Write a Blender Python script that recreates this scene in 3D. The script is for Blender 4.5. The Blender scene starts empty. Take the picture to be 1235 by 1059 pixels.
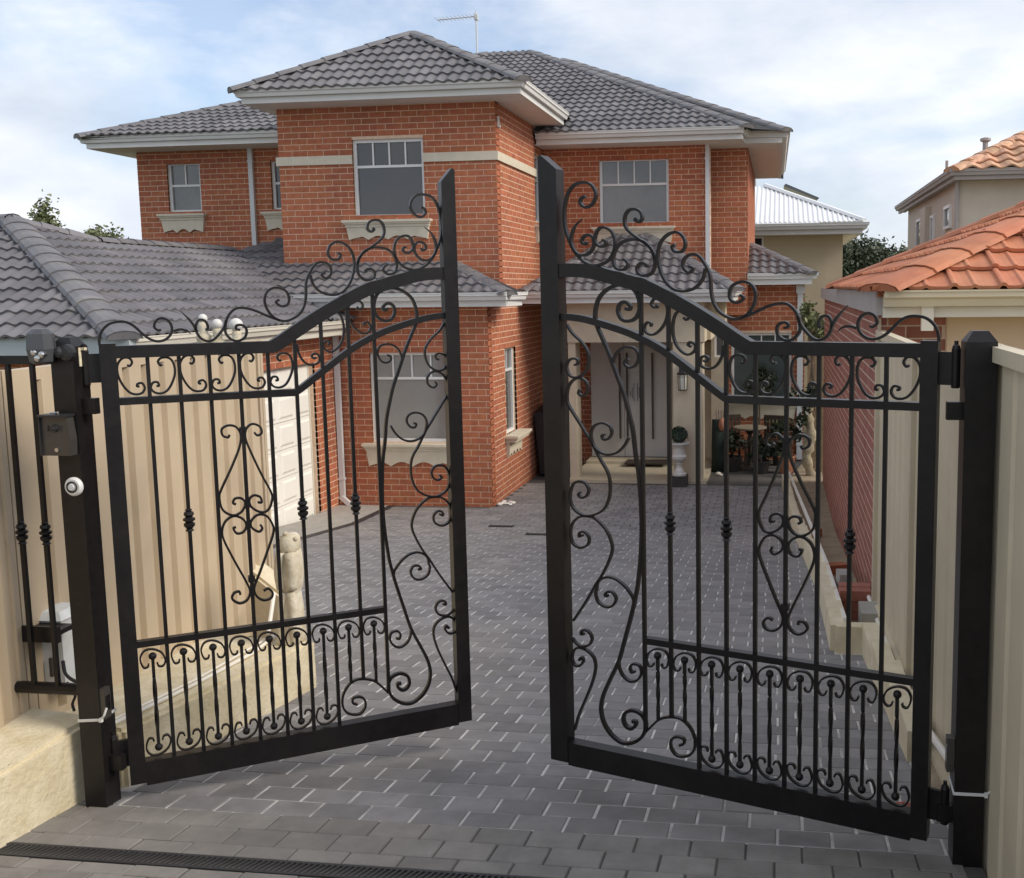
import bpy, bmesh, math, random
from mathutils import Vector, Matrix
random.seed(7)
R = math.radians
SC = bpy.context.scene
COL = SC.collection

# ------------------------------------------------------------------ camera
cam_d = bpy.data.cameras.new('camera'); cam = bpy.data.objects.new('camera', cam_d); COL.objects.link(cam)
_x = Vector((.99, .138, -.012)).normalized()
_f = Vector((-.138, .983, -.1222)).normalized()
_y = _x.cross(_f).normalized() * 1.0
_x = _f.cross(_y).normalized()
m = Matrix((_x, _y, -_f)).transposed().to_4x4(); m.translation = Vector((0, 0, 2.0))
cam.matrix_world = m
cam_d.sensor_fit = 'HORIZONTAL'; cam_d.sensor_width = 36
cam_d.lens = 1272.82/1235*36
cam_d.shift_x = (617.5-762.8)/1235; cam_d.shift_y = (503.2-529.5)/1235
cam_d.clip_start = .05; cam_d.clip_end = 2000
SC.camera = cam

# ------------------------------------------------------------------ world: sky with broken cloud
SUN_EL, SUN_AZ = R(36), R(8)      # sun to the right of the house, a little to the front of its facade
SUN_DIR = Vector((math.cos(SUN_EL)*math.cos(SUN_AZ), -math.cos(SUN_EL)*math.sin(SUN_AZ), math.sin(SUN_EL)))
world = bpy.data.worlds.new('World'); SC.world = world; world.use_nodes = True
nt = world.node_tree; nt.nodes.clear()
def N(t, typ, **kw):
    n = t.nodes.new(typ)
    for k, v in kw.items():
        if k in ('inputs',):
            for i, val in v.items(): n.inputs[i].default_value = val
        else: setattr(n, k, v)
    return n
def L(t, a, b): t.links.new(a, b)
wo = N(nt, 'ShaderNodeOutputWorld'); bg = N(nt, 'ShaderNodeBackground', inputs={'Strength': .1})
sky = N(nt, 'ShaderNodeTexSky', sky_type='NISHITA', sun_disc=False)
sky.sun_elevation = SUN_EL; sky.sun_rotation = math.atan2(SUN_DIR.x, SUN_DIR.y)
sky.air_density = 1.0; sky.dust_density = 1.2; sky.ozone_density = 1.6
tc = N(nt, 'ShaderNodeTexCoord')
cmb = N(nt, 'ShaderNodeMapping'); cmb.inputs['Scale'].default_value = (1, 1, 2.3); cmb.inputs['Location'].default_value = (5.3, 1.9, .4); L(nt, tc.outputs['Generated'], cmb.inputs[0])
no1 = N(nt, 'ShaderNodeTexNoise', inputs={'Scale': 2.6, 'Detail': 9, 'Roughness': .55, 'Distortion': .3}); L(nt, cmb.outputs[0], no1.inputs['Vector'])
cr = N(nt, 'ShaderNodeValToRGB'); cr.color_ramp.elements[0].position = .36; cr.color_ramp.elements[1].position = .53
cr.color_ramp.elements[0].color = (.24, .24, .24, 1); cr.color_ramp.elements[1].color = (.98, .98, .98, 1)
L(nt, no1.outputs['Fac'], cr.inputs[0])
no2 = N(nt, 'ShaderNodeTexNoise', inputs={'Scale': 4.5, 'Detail': 7, 'Roughness': .55}); L(nt, cmb.outputs[0], no2.inputs['Vector'])
cr2 = N(nt, 'ShaderNodeValToRGB'); cr2.color_ramp.elements[0].position = .3; cr2.color_ramp.elements[1].position = .72
cr2.color_ramp.elements[0].color = (5.0, 5.6, 6.6, 1); cr2.color_ramp.elements[1].color = (8.6, 8.7, 8.95, 1)
L(nt, no2.outputs['Fac'], cr2.inputs[0])
skm = N(nt, 'ShaderNodeMix', data_type='RGBA', blend_type='MULTIPLY'); skm.inputs['Factor'].default_value = 1
L(nt, sky.outputs[0], skm.inputs['A']); skm.inputs['B'].default_value = (1.15, 1.2, 1.3, 1)
mx = N(nt, 'ShaderNodeMix', data_type='RGBA'); L(nt, cr.outputs[0], mx.inputs['Factor']); L(nt, skm.outputs['Result'], mx.inputs['A']); L(nt, cr2.outputs[0], mx.inputs['B'])
L(nt, mx.outputs['Result'], bg.inputs['Color']); L(nt, bg.outputs[0], wo.inputs['Surface'])

# ------------------------------------------------------------------ hazy sun
sd = bpy.data.lights.new('sun', 'SUN'); sd.energy = 2.3; sd.angle = R(24); sd.color = (1, .91, .79)
so = bpy.data.objects.new('sun', sd); COL.objects.link(so)
so.rotation_euler = (-SUN_DIR).to_track_quat('-Z', 'Y').to_euler(); so.location = SUN_DIR*60

vs = SC.view_settings; vs.view_transform = 'Standard'; vs.look = 'None'; vs.gamma = 1; vs.exposure = 0.43; vs.use_curve_mapping = False
SC.render.engine = 'CYCLES'; SC.cycles.use_denoising = True; SC.cycles.max_bounces = 8

# ------------------------------------------------------------------ materials
MATS = {}
def mat(name, col, rough=.7, var=.12, vscale=6.0, bump=0.0, bscale=60.0, metal=0.0, spec=.5, rnd=0.0, hue=None, stain=None, coat=0.0):
    """Principled colour varied by noise; rnd adds a per-piece tone; hue is a second colour mixed in by noise; stain = (colour, scale, amount)"""
    if name in MATS: return MATS[name]
    M = bpy.data.materials.new(name); M.use_nodes = True; t = M.node_tree; b = t.nodes['Principled BSDF']
    b.inputs['Roughness'].default_value = rough; b.inputs['Metallic'].default_value = metal; b.inputs['Specular IOR Level'].default_value = spec
    if coat: b.inputs['Coat Weight'].default_value = coat; b.inputs['Coat Roughness'].default_value = .15
    co = N(t, 'ShaderNodeTexCoord'); geo = N(t, 'ShaderNodeNewGeometry')
    no = N(t, 'ShaderNodeTexNoise', inputs={'Scale': vscale, 'Detail': 5, 'Roughness': .6}); L(t, geo.outputs['Position'], no.inputs['Vector'])
    rg = N(t, 'ShaderNodeValToRGB'); e = rg.color_ramp.elements; e[0].position = .3; e[1].position = .7
    c2 = hue if hue else tuple(c*(1+var) for c in col)
    e[0].color = tuple(c*(1-var) for c in col)+(1,); e[1].color = tuple(c2)+(1,)
    L(t, no.outputs['Fac'], rg.inputs[0]); out = rg.outputs[0]
    if stain:
        n2 = N(t, 'ShaderNodeTexNoise', inputs={'Scale': stain[1], 'Detail': 7, 'Roughness': .65, 'Distortion': .4}); L(t, geo.outputs['Position'], n2.inputs['Vector'])
        r2 = N(t, 'ShaderNodeValToRGB'); r2.color_ramp.elements[0].position = .47; r2.color_ramp.elements[1].position = .68
        r2.color_ramp.elements[0].color = (0, 0, 0, 1); r2.color_ramp.elements[1].color = (stain[2],)*3+(1,)
        L(t, n2.outputs['Fac'], r2.inputs[0])
        ms = N(t, 'ShaderNodeMix', data_type='RGBA'); L(t, r2.outputs[0], ms.inputs['Factor']); L(t, out, ms.inputs['A']); ms.inputs['B'].default_value = tuple(stain[0])+(1,)
        out = ms.outputs['Result']
    if rnd:
        oi = N(t, 'ShaderNodeObjectInfo'); ad = N(t, 'ShaderNodeMath', operation='ADD'); fr = N(t, 'ShaderNodeMath', operation='FRACT')
        L(t, geo.outputs['Random Per Island'], ad.inputs[0]); L(t, oi.outputs['Random'], ad.inputs[1]); L(t, ad.outputs[0], fr.inputs[0])
        mr = N(t, 'ShaderNodeMapRange', inputs={3: 1-rnd, 4: 1+rnd}); L(t, fr.outputs[0], mr.inputs[0])
        hs = N(t, 'ShaderNodeHueSaturation'); L(t, out, hs.inputs['Color']); L(t, mr.outputs[0], hs.inputs['Value'])
        m2 = N(t, 'ShaderNodeMapRange', inputs={3: .5-rnd*.035, 4: .5+rnd*.035}); f2 = N(t, 'ShaderNodeMath', operation='FRACT'); k2 = N(t, 'ShaderNodeMath', operation='MULTIPLY', inputs={1: 17.3})
        L(t, fr.outputs[0], k2.inputs[0]); L(t, k2.outputs[0], f2.inputs[0]); L(t, f2.outputs[0], m2.inputs[0]); L(t, m2.outputs[0], hs.inputs['Hue'])
        out = hs.outputs[0]
    L(t, out, b.inputs['Base Color'])
    if bump:
        nb = N(t, 'ShaderNodeTexNoise', inputs={'Scale': bscale, 'Detail': 4, 'Roughness': .6}); L(t, geo.outputs['Position'], nb.inputs['Vector'])
        bp = N(t, 'ShaderNodeBump', inputs={'Strength': bump, 'Distance': .01}); L(t, nb.outputs['Fac'], bp.inputs['Height']); L(t, bp.outputs[0], b.inputs['Normal'])
    MATS[name] = M; return M
def leafmat(name, col, hue):
    M = mat(name, col, .55, .35, 9.0, hue=hue, rnd=.3)
    return M
mat('brick', (.40, .124, .058), .85, .18, 14, .35, 90, rnd=.11, hue=(.48, .162, .076), stain=((.25, .08, .05), .9, .4))
mat('mortar', (.70, .52, .38), .95, .12, 20, .3, 120)
mat('tile', (.128, .122, .130), .55, .2, 3.0, .25, 70, rnd=.16, stain=((.20, .19, .19), .7, .6))
mat('ridge', (.145, .14, .15), .6, .2, 3.5, .3, 60, rnd=.12, stain=((.24, .225, .21), 2.2, .6))
mat('deck', (.03, .03, .03), .9)
mat('trim', (.66, .655, .63), .5, .05, 3)
mat('soffit', (.72, .69, .65), .7, .04, 3)
mat('frame_white', (.74, .74, .73), .4, .03, 3)
mat('render_cream', (.56, .49, .37), .85, .07, 5, .25, 150)
mat('sill_cream', (.62, .56, .44), .75, .07, 8, .15, 120)
mat('pipe_grey', (.62, .63, .63), .5, .05, 4)
mat('glass_dark', (.028, .032, .036), .05, .1, 2, .02, 4, spec=.9)
mat('glass_mid', (.085, .088, .09), .05, .25, 1.2, .02, 4, spec=1.0, hue=(.15, .15, .148))
mat('glass_pale', (.215, .21, .205), .08, .12, 1.2, .015, 4, spec=.8)
mat('glass_green', (.05, .065, .06), .05, .3, 1.5, .02, 4, spec=.9)
mat('gate_black', (.0095, .008, .0085), .36, .3, 30, .06, 160, spec=.34, stain=((.022, .02, .018), 3.5, .5))
mat('plastic_black', (.02, .02, .022), .45, .15, 10)
mat('housing_grey', (.055, .058, .064), .38, .1, 10)
mat('plate_grey', (.075, .068, .062), .4, .1, 12, metal=.4)
mat('chrome', (.55, .55, .55), .25, .05, 5, metal=1)
mat('white_plastic', (.68, .68, .66), .45, .05, 8)
mat('box_white', (.62, .64, .64), .5, .08, 4, stain=((.42, .40, .36), 5, .4))
mat('fence_tan', (.52, .42, .295), .5, .05, 2.5, stain=((.41, .325, .235), 1.3, .55))
mat('fence_cream', (.57, .50, .365), .5, .06, 2.5, stain=((.45, .39, .29), 1.1, .55))
mat('limestone', (.66, .56, .355), .92, .14, 7, .9, 38, hue=(.73, .66, .50), stain=((.50, .42, .27), 3.0, .5))
mat('limestone_pale', (.66, .56, .38), .92, .12, 7, .5, 45, hue=(.70, .63, .47))
mat('statue_stone', (.60, .52, .37), .9, .18, 16, .5, 60, hue=(.68, .63, .52), stain=((.36, .28, .16), 6, .5))
mat('paver', (.212, .202, .202), .70, .16, 9, .35, 160, rnd=.17, stain=((.275, .255, .235), .55, .65))
mat('paver_outside', (.225, .21, .195), .78, .15, 9, .35, 160, rnd=.14, stain=((.13, .122, .115), .8, .6))
mat('joint_white', (.60, .57, .53), .95, .2, 14, hue=(.70, .68, .64), stain=((.20, .19, .18), 1.7, 1.0))
mat('joint_grey', (.085, .078, .072), .95, .2, 14)
mat('soil', (.30, .235, .165), .95, .25, 6, .8, 30, hue=(.36, .29, .2))
mat('earth', (.21, .18, .12), .95, .3, .8, hue=(.16, .17, .08))
mat('concrete', (.33, .31, .28), .9, .12, 8, .3, 90)
mat('porch_floor', (.52, .45, .33), .8, .08, 6)
mat('grate', (.03, .029, .03), .6, .2, 20)
mat('door_paint', (.58, .56, .53), .5, .04, 2)
mat('door_metal', (.13, .12, .12), .35, .1, 8, metal=.6)
mat('garage_paint', (.80, .78, .72), .55, .04, 2)
mat('garage_fascia', (.60, .57, .49), .5, .04, 2)
mat('fascia_shaded', (.40, .45, .46), .55, .05, 3)  # front-facing garage fascia, its bluish shade put into the colour
mat('terracotta', (.44, .155, .075), .72, .18, 4, .25, 70, rnd=.12, stain=((.54, .25, .14), 1.5, .6))
mat('table_stone', (.22, .18, .13), .8, .1, 8)
mat('terracotta_far', (.60, .31, .17), .72, .25, 3, rnd=.22, hue=(.68, .42, .27))
mat('gutter_cream', (.60, .51, .36), .5, .05, 3)
mat('board_white', (.66, .60, .50), .6, .05, 3)
mat('board_grey', (.36, .33, .32), .6, .06, 4)
mat('render_peach', (.60, .45, .31), .85, .05, 4)
mat('render_grey', (.54, .48, .40), .85, .06, 3)
mat('render_tan', (.54, .455, .32), .85, .07, 1.5)
mat('metal_white', (.80, .80, .80), .35, .03, 2)
mat('brick_far', (.32, .105, .066), .85, .2, 10, rnd=.14, hue=(.33, .13, .1))
mat('mortar_far', (.58, .46, .36), .95, .1, 20)
mat('bark', (.12, .09, .065), .95, .3, 18, .8, 40)
mat('bark_pale', (.30, .25, .17), .95, .35, 12, .8, 30)
leafmat('leaf_tree', (.15, .18, .07), (.21, .23, .11))
leafmat('leaf_far', (.06, .082, .045), (.095, .115, .066))
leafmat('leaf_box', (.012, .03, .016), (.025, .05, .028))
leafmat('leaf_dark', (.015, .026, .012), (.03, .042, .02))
leafmat('leaf_light', (.08, .13, .035), (.13, .17, .06))
mat('leaf_red', (.42, .07, .03), .7, .3, 30)
mat('wood_dark', (.045, .03, .022), .7, .3, 12)
mat('timber', (.25, .17, .10), .85, .25, 10)
mat('terracotta_pot', (.35, .15, .085), .8, .15, 8)
mat('pot_dark', (.035, .032, .03), .6, .2, 8)
mat('marble', (.60, .59, .56), .5, .08, 8)
mat('canvas_green', (.02, .035, .03), .8, .2, 8)
mat('canvas_tan', (.45, .22, .14), .8, .2, 8)
mat('lantern_glass', (.55, .54, .48), .25, .05, 5)
mat('rag', (.72, .68, .60), .9, .08, 12)
mat('conduit', (.76, .73, .66), .5, .05, 5)

# ------------------------------------------------------------------ mesh helpers
class MB:
    def __init__(s): s.v = []; s.f = []; s.mi = []
    def add(s, vs_, fs, mi=0):
        o = len(s.v); s.v += [tuple(v) for v in vs_]; s.f += [tuple(i+o for i in f) for f in fs]; s.mi += [mi]*len(fs); return s
    def box(s, x0, x1, y0, y1, z0, z1, mi=0):
        return s.add([(x0,y0,z0),(x1,y0,z0),(x1,y1,z0),(x0,y1,z0),(x0,y0,z1),(x1,y0,z1),(x1,y1,z1),(x0,y1,z1)],
                     [(0,3,2,1),(4,5,6,7),(0,1,5,4),(1,2,6,5),(2,3,7,6),(3,0,4,7)], mi)
    def obox(s, c, X, Y, Z, mi=0):
        c = Vector(c); q = [c+X*a+Y*b+Z*d for d in (-1,1) for a,b in ((-1,-1),(1,-1),(1,1),(-1,1))]
        return s.add(q, [(0,3,2,1),(4,5,6,7),(0,1,5,4),(1,2,6,5),(2,3,7,6),(3,0,4,7)], mi)
    def prism(s, poly, ax, t0, t1, mi=0):
        """extrude a 2D outline along axis ax ('x','y','z'); poly in the two other axes in order"""
        n = len(poly)
        def P(p, t): return {'x': (t, p[0], p[1]), 'y': (p[0], t, p[1]), 'z': (p[0], p[1], t)}[ax]
        vs_ = [P(p, t0) for p in poly]+[P(p, t1) for p in poly]
        fs = [tuple(range(n))[::-1], tuple(range(n, 2*n))]+[(i, (i+1) % n, (i+1) % n+n, i+n) for i in range(n)]
        return s.add(vs_, fs, mi)
    def sweep(s, path, prof, up=Vector((0,0,1)), closed_prof=True, cap=True, scale=None, mi=0):
        """sweep a 2D profile (side, up) along a 3D path; side = tangent x up"""
        path = [Vector(p) for p in path]; n = len(path); k = len(prof); vs_ = []
        for i, p in enumerate(path):
            t = (path[min(i+1, n-1)]-path[max(i-1, 0)]).normalized()
            sd_ = t.cross(up)
            if sd_.length < 1e-4: sd_ = Vector((1,0,0))
            sd_.normalize(); u2 = sd_.cross(t).normalized(); sc = scale[i] if scale else 1
            # mitre
            if 0 < i < n-1:
                a = (path[i]-path[i-1]).normalized(); b = (path[i+1]-path[i]).normalized(); c = max(.35, math.sqrt(max(0, (1+a.dot(b))/2)))
            else: c = 1
            bend_up = abs(up.dot(Vector((0,0,1)))) > 2
            vs_ += [p+sd_*(q[0]*sc)/c+u2*(q[1]*sc) for q in prof]
        fs = []
        for i in range(n-1):
            for j in range(k if closed_prof else k-1):
                j2 = (j+1) % k; fs.append((i*k+j, i*k+j2, (i+1)*k+j2, (i+1)*k+j))
        if cap and closed_prof: fs += [tuple(range(k))[::-1], tuple(range((n-1)*k, n*k))]
        return s.add(vs_, fs, mi)
    def tube(s, path, r, k=8, mi=0, scale=None):
        path = [Vector(p) for p in path]; d = (path[-1]-path[0])
        up = Vector((0,0,1)) if abs(d.normalized().z) < .9 else Vector((0,1,0))
        return s.sweep(path, [(r*math.cos(2*math.pi*i/k), r*math.sin(2*math.pi*i/k)) for i in range(k)], up, scale=scale, mi=mi)
    def lathe(s, c, prof, k=16, mi=0, axis='z'):
        c = Vector(c); n = len(prof); vs_ = []
        for r, z in prof:
            for i in range(k):
                a = 2*math.pi*i/k; q = (r*math.cos(a), r*math.sin(a), z)
                if axis == 'y': q = (q[0], q[2], q[1])
                if axis == 'x': q = (q[2], q[0], q[1])
                vs_.append(c+Vector(q))
        fs = [(i*k+j, i*k+(j+1) % k, (i+1)*k+(j+1) % k, (i+1)*k+j) for i in range(n-1) for j in range(k)]
        fs += [tuple(range(k))[::-1], tuple(range((n-1)*k, n*k))]
        return s.add(vs_, fs, mi)
    def sphere(s, c, r, k=12, mi=0, sz=1.0):
        pr_ = [(max(.001, r*math.sin(math.pi*i/(k//2+2))), -r*sz*math.cos(math.pi*i/(k//2+2))) for i in range(k//2+3)]
        return s.lathe(c, pr_, k, mi)

WL = {}
def wl(o): return WL.get(o.name, Vector((0,0,0))) if o else Vector((0,0,0))
def link(name, me, parent, loc):
    o = bpy.data.objects.new(name, me); COL.objects.link(o)
    if parent: o.parent = parent
    o.location = Vector(loc)-wl(parent); WL[o.name] = Vector(loc); return o
def mesh(name, mb, mats, smooth=False, fix=True):
    me = bpy.data.meshes.new(name); me.from_pydata(mb.v, [], mb.f)
    for k in (mats if isinstance(mats, (list, tuple)) else [mats]): me.materials.append(MATS[k])
    if any(mb.mi): me.polygons.foreach_set('material_index', mb.mi)
    if fix:
        b = bmesh.new(); b.from_mesh(me); bmesh.ops.recalc_face_normals(b, faces=b.faces); b.to_mesh(me); b.free()
    if smooth:
        me.polygons.foreach_set('use_smooth', [True]*len(me.polygons))
        if smooth != True: me.set_sharp_from_angle(angle=R(smooth))
    me.update(); return me
def build(name, mb, mats, parent=None, smooth=False, local=False, fix=True, origin=None):
    """one mesh object; coordinates are world ones (or the parent's own when local)"""
    if not mb.v: return None
    if local:
        o = bpy.data.objects.new(name, mesh(name, mb, mats, smooth, fix)); COL.objects.link(o); o.parent = parent; return o
    if origin is None:
        lo = [min(v[i] for v in mb.v) for i in range(3)]; hi = [max(v[i] for v in mb.v) for i in range(3)]
        origin = Vector(((lo[0]+hi[0])/2, (lo[1]+hi[1])/2, lo[2]))
    origin = Vector(origin)
    mb.v = [tuple(Vector(v)-origin) for v in mb.v]
    return link(name, mesh(name, mb, mats, smooth, fix), parent, origin)
def thing(name, label, cat, loc=(0,0,0), rotz=0, group=None):
    o = bpy.data.objects.new(name, None); COL.objects.link(o); o.location = loc; o.rotation_euler = (0,0,rotz); WL[o.name] = Vector(loc)
    o.empty_display_size = .2; tag(o, label, cat, group); return o
def tag(o, label=None, cat=None, group=None, kind=None):
    if label: o['label'] = label
    if cat: o['category'] = cat
    if group: o['group'] = group
    if kind: o['kind'] = kind
    return o
def catmull(pts, sub=5):
    P = [Vector(p) for p in pts]; P = [P[0]*2-P[1]]+P+[P[-1]*2-P[-2]]; out = []
    for i in range(1, len(P)-2):
        for j in range(sub):
            t = j/sub; a, b, c, d = P[i-1], P[i], P[i+1], P[i+2]
            out.append(.5*((2*b)+(c-a)*t+(2*a-5*b+4*c-d)*t*t+(3*b-a-3*c+d)*t**3))
    out.append(P[-2]); return out

# ================================================================== THE GROUND AND THE DRIVEWAY
def gz(v):
    if v < 12.9: return -.11*(v-3.6)
    if v < 14.3: return -1.023-(v-12.9)*.035
    return -1.072-min(v-14.3, 6)*.012
g = MB(); vv = [-40, -8, -2, 0, 3, 3.6, 8, 12.9, 14.3, 18, 24, 60, 200, 900]
uu = [-900, -120, -30, -8, 0, 8, 30, 120, 900]
for v in vv:
    for u in uu: g.v.append((u, v, gz(max(v, -8))-.30))
for i in range(len(vv)-1):
    for j in range(len(uu)-1):
        k = i*len(uu)+j; g.f.append((k, k+1, k+1+len(uu), k+len(uu))); g.mi.append(0)
tag(build('ground', g, 'earth', origin=(0,0,0)), kind='structure')

def u_left(v):
    if v < 3.7: return -2.80
    if v < 5.42: return -2.62
    if v < 6.1: return -3.0
    return -6.05
def u_right(v):
    if v < 4.9: return .64
    if v < 6.62: return .56
    if v < 8.9: return .36
    if v < 16.6: return .36-(v-8.9)*.038
    return .45
drv = MB()
for a, b, mi in ((-3, 3.625, 1), (3.625, 12.9, 0), (12.9, 14.3, 1), (14.3, 19.6, 1)):
    st = [a]+[x for x in (3.7, 5.42, 6.1, 4.9, 6.62, 8.9, 13.2) if a < x < b]+[b]
    st.sort()
    for p, q in zip(st, st[1:]):
        mid = (p+q)/2; l0, r0 = u_left(mid)-.1, u_right(mid)+.06
        if p >= 12.9: l0 = -6.2
        jd = .0035 if mi == 0 else .006
        drv.add([(l0,p,gz(p)-jd),(r0,p,gz(p)-jd),(r0,q,gz(q)-jd),(l0,q,gz(q)-jd),(l0,p,gz(p)-.25),(r0,p,gz(p)-.25),(r0,q,gz(q)-.25),(l0,q,gz(q)-.25)],
                [(0,1,2,3),(4,7,6,5),(0,4,5,1),(1,5,6,2),(2,6,7,3),(3,7,4,0)], mi)
driveway = tag(build('driveway', drv, ['joint_white', 'joint_grey'], origin=(0, 3.6, 0)), 'charcoal paved driveway sloping down from the gates to the house', kind='structure')
PU, PV = .198, .1406
def paver_geo(mb, x0, x1, y0, y1, z, ch=.004):
    t = z; s_ = .03
    mb.add([(x0,y0,t-s_),(x1,y0,t-s_),(x1,y1,t-s_),(x0,y1,t-s_),(x0,y0,t-ch),(x1,y0,t-ch),(x1,y1,t-ch),(x0,y1,t-ch),
            (x0+ch,y0+ch,t),(x1-ch,y0+ch,t),(x1-ch,y1-ch,t),(x0+ch,y1-ch,t)],
           [(0,1,5,4),(1,2,6,5),(2,3,7,6),(3,0,4,7),(4,5,9,8),(5,6,10,9),(6,7,11,10),(7,4,8,11),(8,9,10,11)])
def tilted(mb0, v, z):
    """lay a flat piece on the slope"""
    return [(p[0], p[1], gz(p[1])+p[2]) for p in mb0]
cand = []; field = MB(); field_out = MB()
DR0, DR1 = 3.15, 3.247         # the drain channel's place
rrow = random.Random(3)
nrow = 0
for k in range(-30, 92):
    y0 = 3.628+k*PV; y1 = y0+PV
    if y0 < -.6 or y1 > 16.3: continue
    if y1 > DR0-.002 and y0 < DR1+.002:
        if y0 < DR0-.03: y1 = DR0-.004
        elif y1 > DR1+.03: y0 = DR1+.004
        else: continue
    mid = (y0+y1)/2; lo, hi = u_left(mid), u_right(mid)
    if mid > 12.9: lo = -5.95
    off = (-1.69 if k % 2 else -1.59)+rrow.uniform(-.006, .006)
    inside = mid > 3.63
    i0 = int(math.floor((lo-off)/PU)); i1 = int(math.ceil((hi-off)/PU))
    for i in range(i0, i1):
        x0 = max(lo, off+i*PU); x1 = min(hi, off+(i+1)*PU)
        if x1-x0 < .03: continue
        if mid > 14.2 and x0 < -4.0 and x1 < -3.95: continue
        jw = .0048 if inside else .003
        jv = .0024 if inside else .0025
        dz = rrow.uniform(-.0012, .0012)
        full = abs((x1-x0)-PU) < 1e-6 and abs((y1-y0)-PV) < 1e-6
        tmp = MB(); paver_geo(tmp, x0+jw+rrow.uniform(-.001,.001), x1-jw, y0+jv, y1-jv, dz)
        # in the frame?
        dist = math.hypot((x0+x1)/2+.6, mid)
        infr = mid > 2.95 and -.62*mid-.6 < x0 and x1 < .24*mid
        if full and infr and mid < 6.5: cand.append((dist, x0, y0, inside, tmp, jw, jv, dz))
        else:
            tmp.v = tilted(tmp.v, mid, dz); (field if inside else field_out).add(tmp.v, tmp.f)
cand.sort(key=lambda c: c[0])
pm = {}
for n, (d, x0, y0, inside, tmp, jw, jv, dz) in enumerate(cand):
    if n < 300:
        if inside not in pm:
            q = MB(); paver_geo(q, -PU/2+jw, PU/2-jw, -PV/2+jv, PV/2-jv, 0); pm[inside] = mesh('paver', q, 'paver' if inside else 'paver_outside')
        yc = y0+PV/2
        o = link('paver', pm[inside], driveway, (x0+PU/2, yc, gz(yc)+dz)); o.rotation_euler = (math.atan(-.11)+rrow.uniform(-.004,.004), rrow.uniform(-.004,.004), rrow.uniform(-.006,.006))
    else:
        tmp.v = tilted(tmp.v, 0, dz); (field if inside else field_out).add(tmp.v, tmp.f)
tag(build('paver_field', field, 'paver', driveway), kind='stuff'); tag(build('paver_field', field_out, 'paver_outside', driveway), kind='stuff')

# ================================================================== BRICK WALLS, ROOFS, WINDOWS
class Fr:
    """a wall face: a runs along it, b is height, d stands out of it"""
    def __init__(s, kind, at):
        s.kind, s.at = kind, at
    def p(s, a, b, d):
        return {'front': (a, s.at-d, b), 'right': (s.at+d, a, b), 'left': (s.at-d, a, b)}[s.kind]
    def box(s, mb, a0, a1, b0, b1, d0, d1, mi=0):
        p, q = s.p(a0, b0, d0), s.p(a1, b1, d1)
        mb.box(min(p[0],q[0]), max(p[0],q[0]), min(p[1],q[1]), max(p[1],q[1]), min(p[2],q[2]), max(p[2],q[2]), mi)
def cut(iv, a, b):
    out = []
    for x, y in iv:
        if b <= x or a >= y: out.append((x, y)); continue
        if a > x: out.append((x, a))
        if b < y: out.append((b, y))
    return out
BL, BH = .24, .086
def brick_wall(fr, a0, a1, b0, b1, holes, core, bricks, full, t=.2, proud=.003, joint=.0050, seed=0, core_mi=0, ph=0.0):
    A = sorted({a0, a1, *[max(a0, min(a1, h[0])) for h in holes], *[max(a0, min(a1, h[1])) for h in holes]})
    B = sorted({b0, b1, *[max(b0, min(b1, h[2])) for h in holes], *[max(b0, min(b1, h[3])) for h in holes]})
    for i in range(len(A)-1):
        run = None
        for j in range(len(B)-1):
            ca, cb = (A[i]+A[i+1])/2, (B[j]+B[j+1])/2
            hole = any(h[0] < ca < h[1] and h[2] < cb < h[3] for h in holes)
            if hole:
                if run is not None: fr.box(core, A[i], A[i+1], run, B[j], -t, 0, core_mi); run = None
            elif run is None: run = B[j]
        if run is not None: fr.box(core, A[i], A[i+1], run, B[-1], -t, 0, core_mi)
    k0 = int(math.floor(b0/BH)); k1 = int(math.ceil(b1/BH)); rr = random.Random(seed)
    for k in range(k0, k1):
        z0, z1 = max(b0, k*BH), min(b1, (k+1)*BH)
        if z1-z0 < .02: continue
        off = ph+(BL/2 if k % 2 else 0); iv = [(a0, a1)]; zc = (z0+z1)/2
        for h in holes:
            if h[2] < zc < h[3]: iv = cut(iv, h[0], h[1])
        for x, y in iv:
            i = int(math.floor((x-off)/BL))
            while off+i*BL < y:
                p, q = max(x, off+i*BL), min(y, off+(i+1)*BL); i += 1
                if q-p < .025: continue
                pr_ = proud*rr.uniform(.6, 1.3)
                if q-p > BL-1e-6 and z1-z0 > BH-1e-6 and full is not None:
                    full.append((fr, (p+q)/2, zc, pr_))
                else: fr.box(bricks, p+(joint if p > x else 0), q-(joint if q < y else 0), z0+joint, z1-joint, -.03, pr_)
def place_bricks(owner, wall_part, full, bricks, n_single, matname, joint=.0050, camp=Vector((0,0,2))):
    full.sort(key=lambda t: (Vector(t[0].p(t[1], t[2], 0))-camp).length)
    ms = {}
    for n, (fr, a, z, pr_) in enumerate(full):
        if n < n_single:
            if fr.kind not in ms:
                q = MB(); f0 = Fr(fr.kind, 0); f0.box(q, -BL/2+joint, BL/2-joint, -BH/2+joint, BH/2-joint, -.03, .003); ms[fr.kind] = mesh('brick', q, matname)
            o = link('brick', ms[fr.kind], wall_part, fr.p(a, z, pr_-.003))
        else: fr.box(bricks, a-BL/2+joint, a+BL/2-joint, z-BH/2+joint, z+BH/2-joint, -.03, pr_)
    tag(build('brick_facing', bricks, matname, wall_part), kind='stuff')
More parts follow.
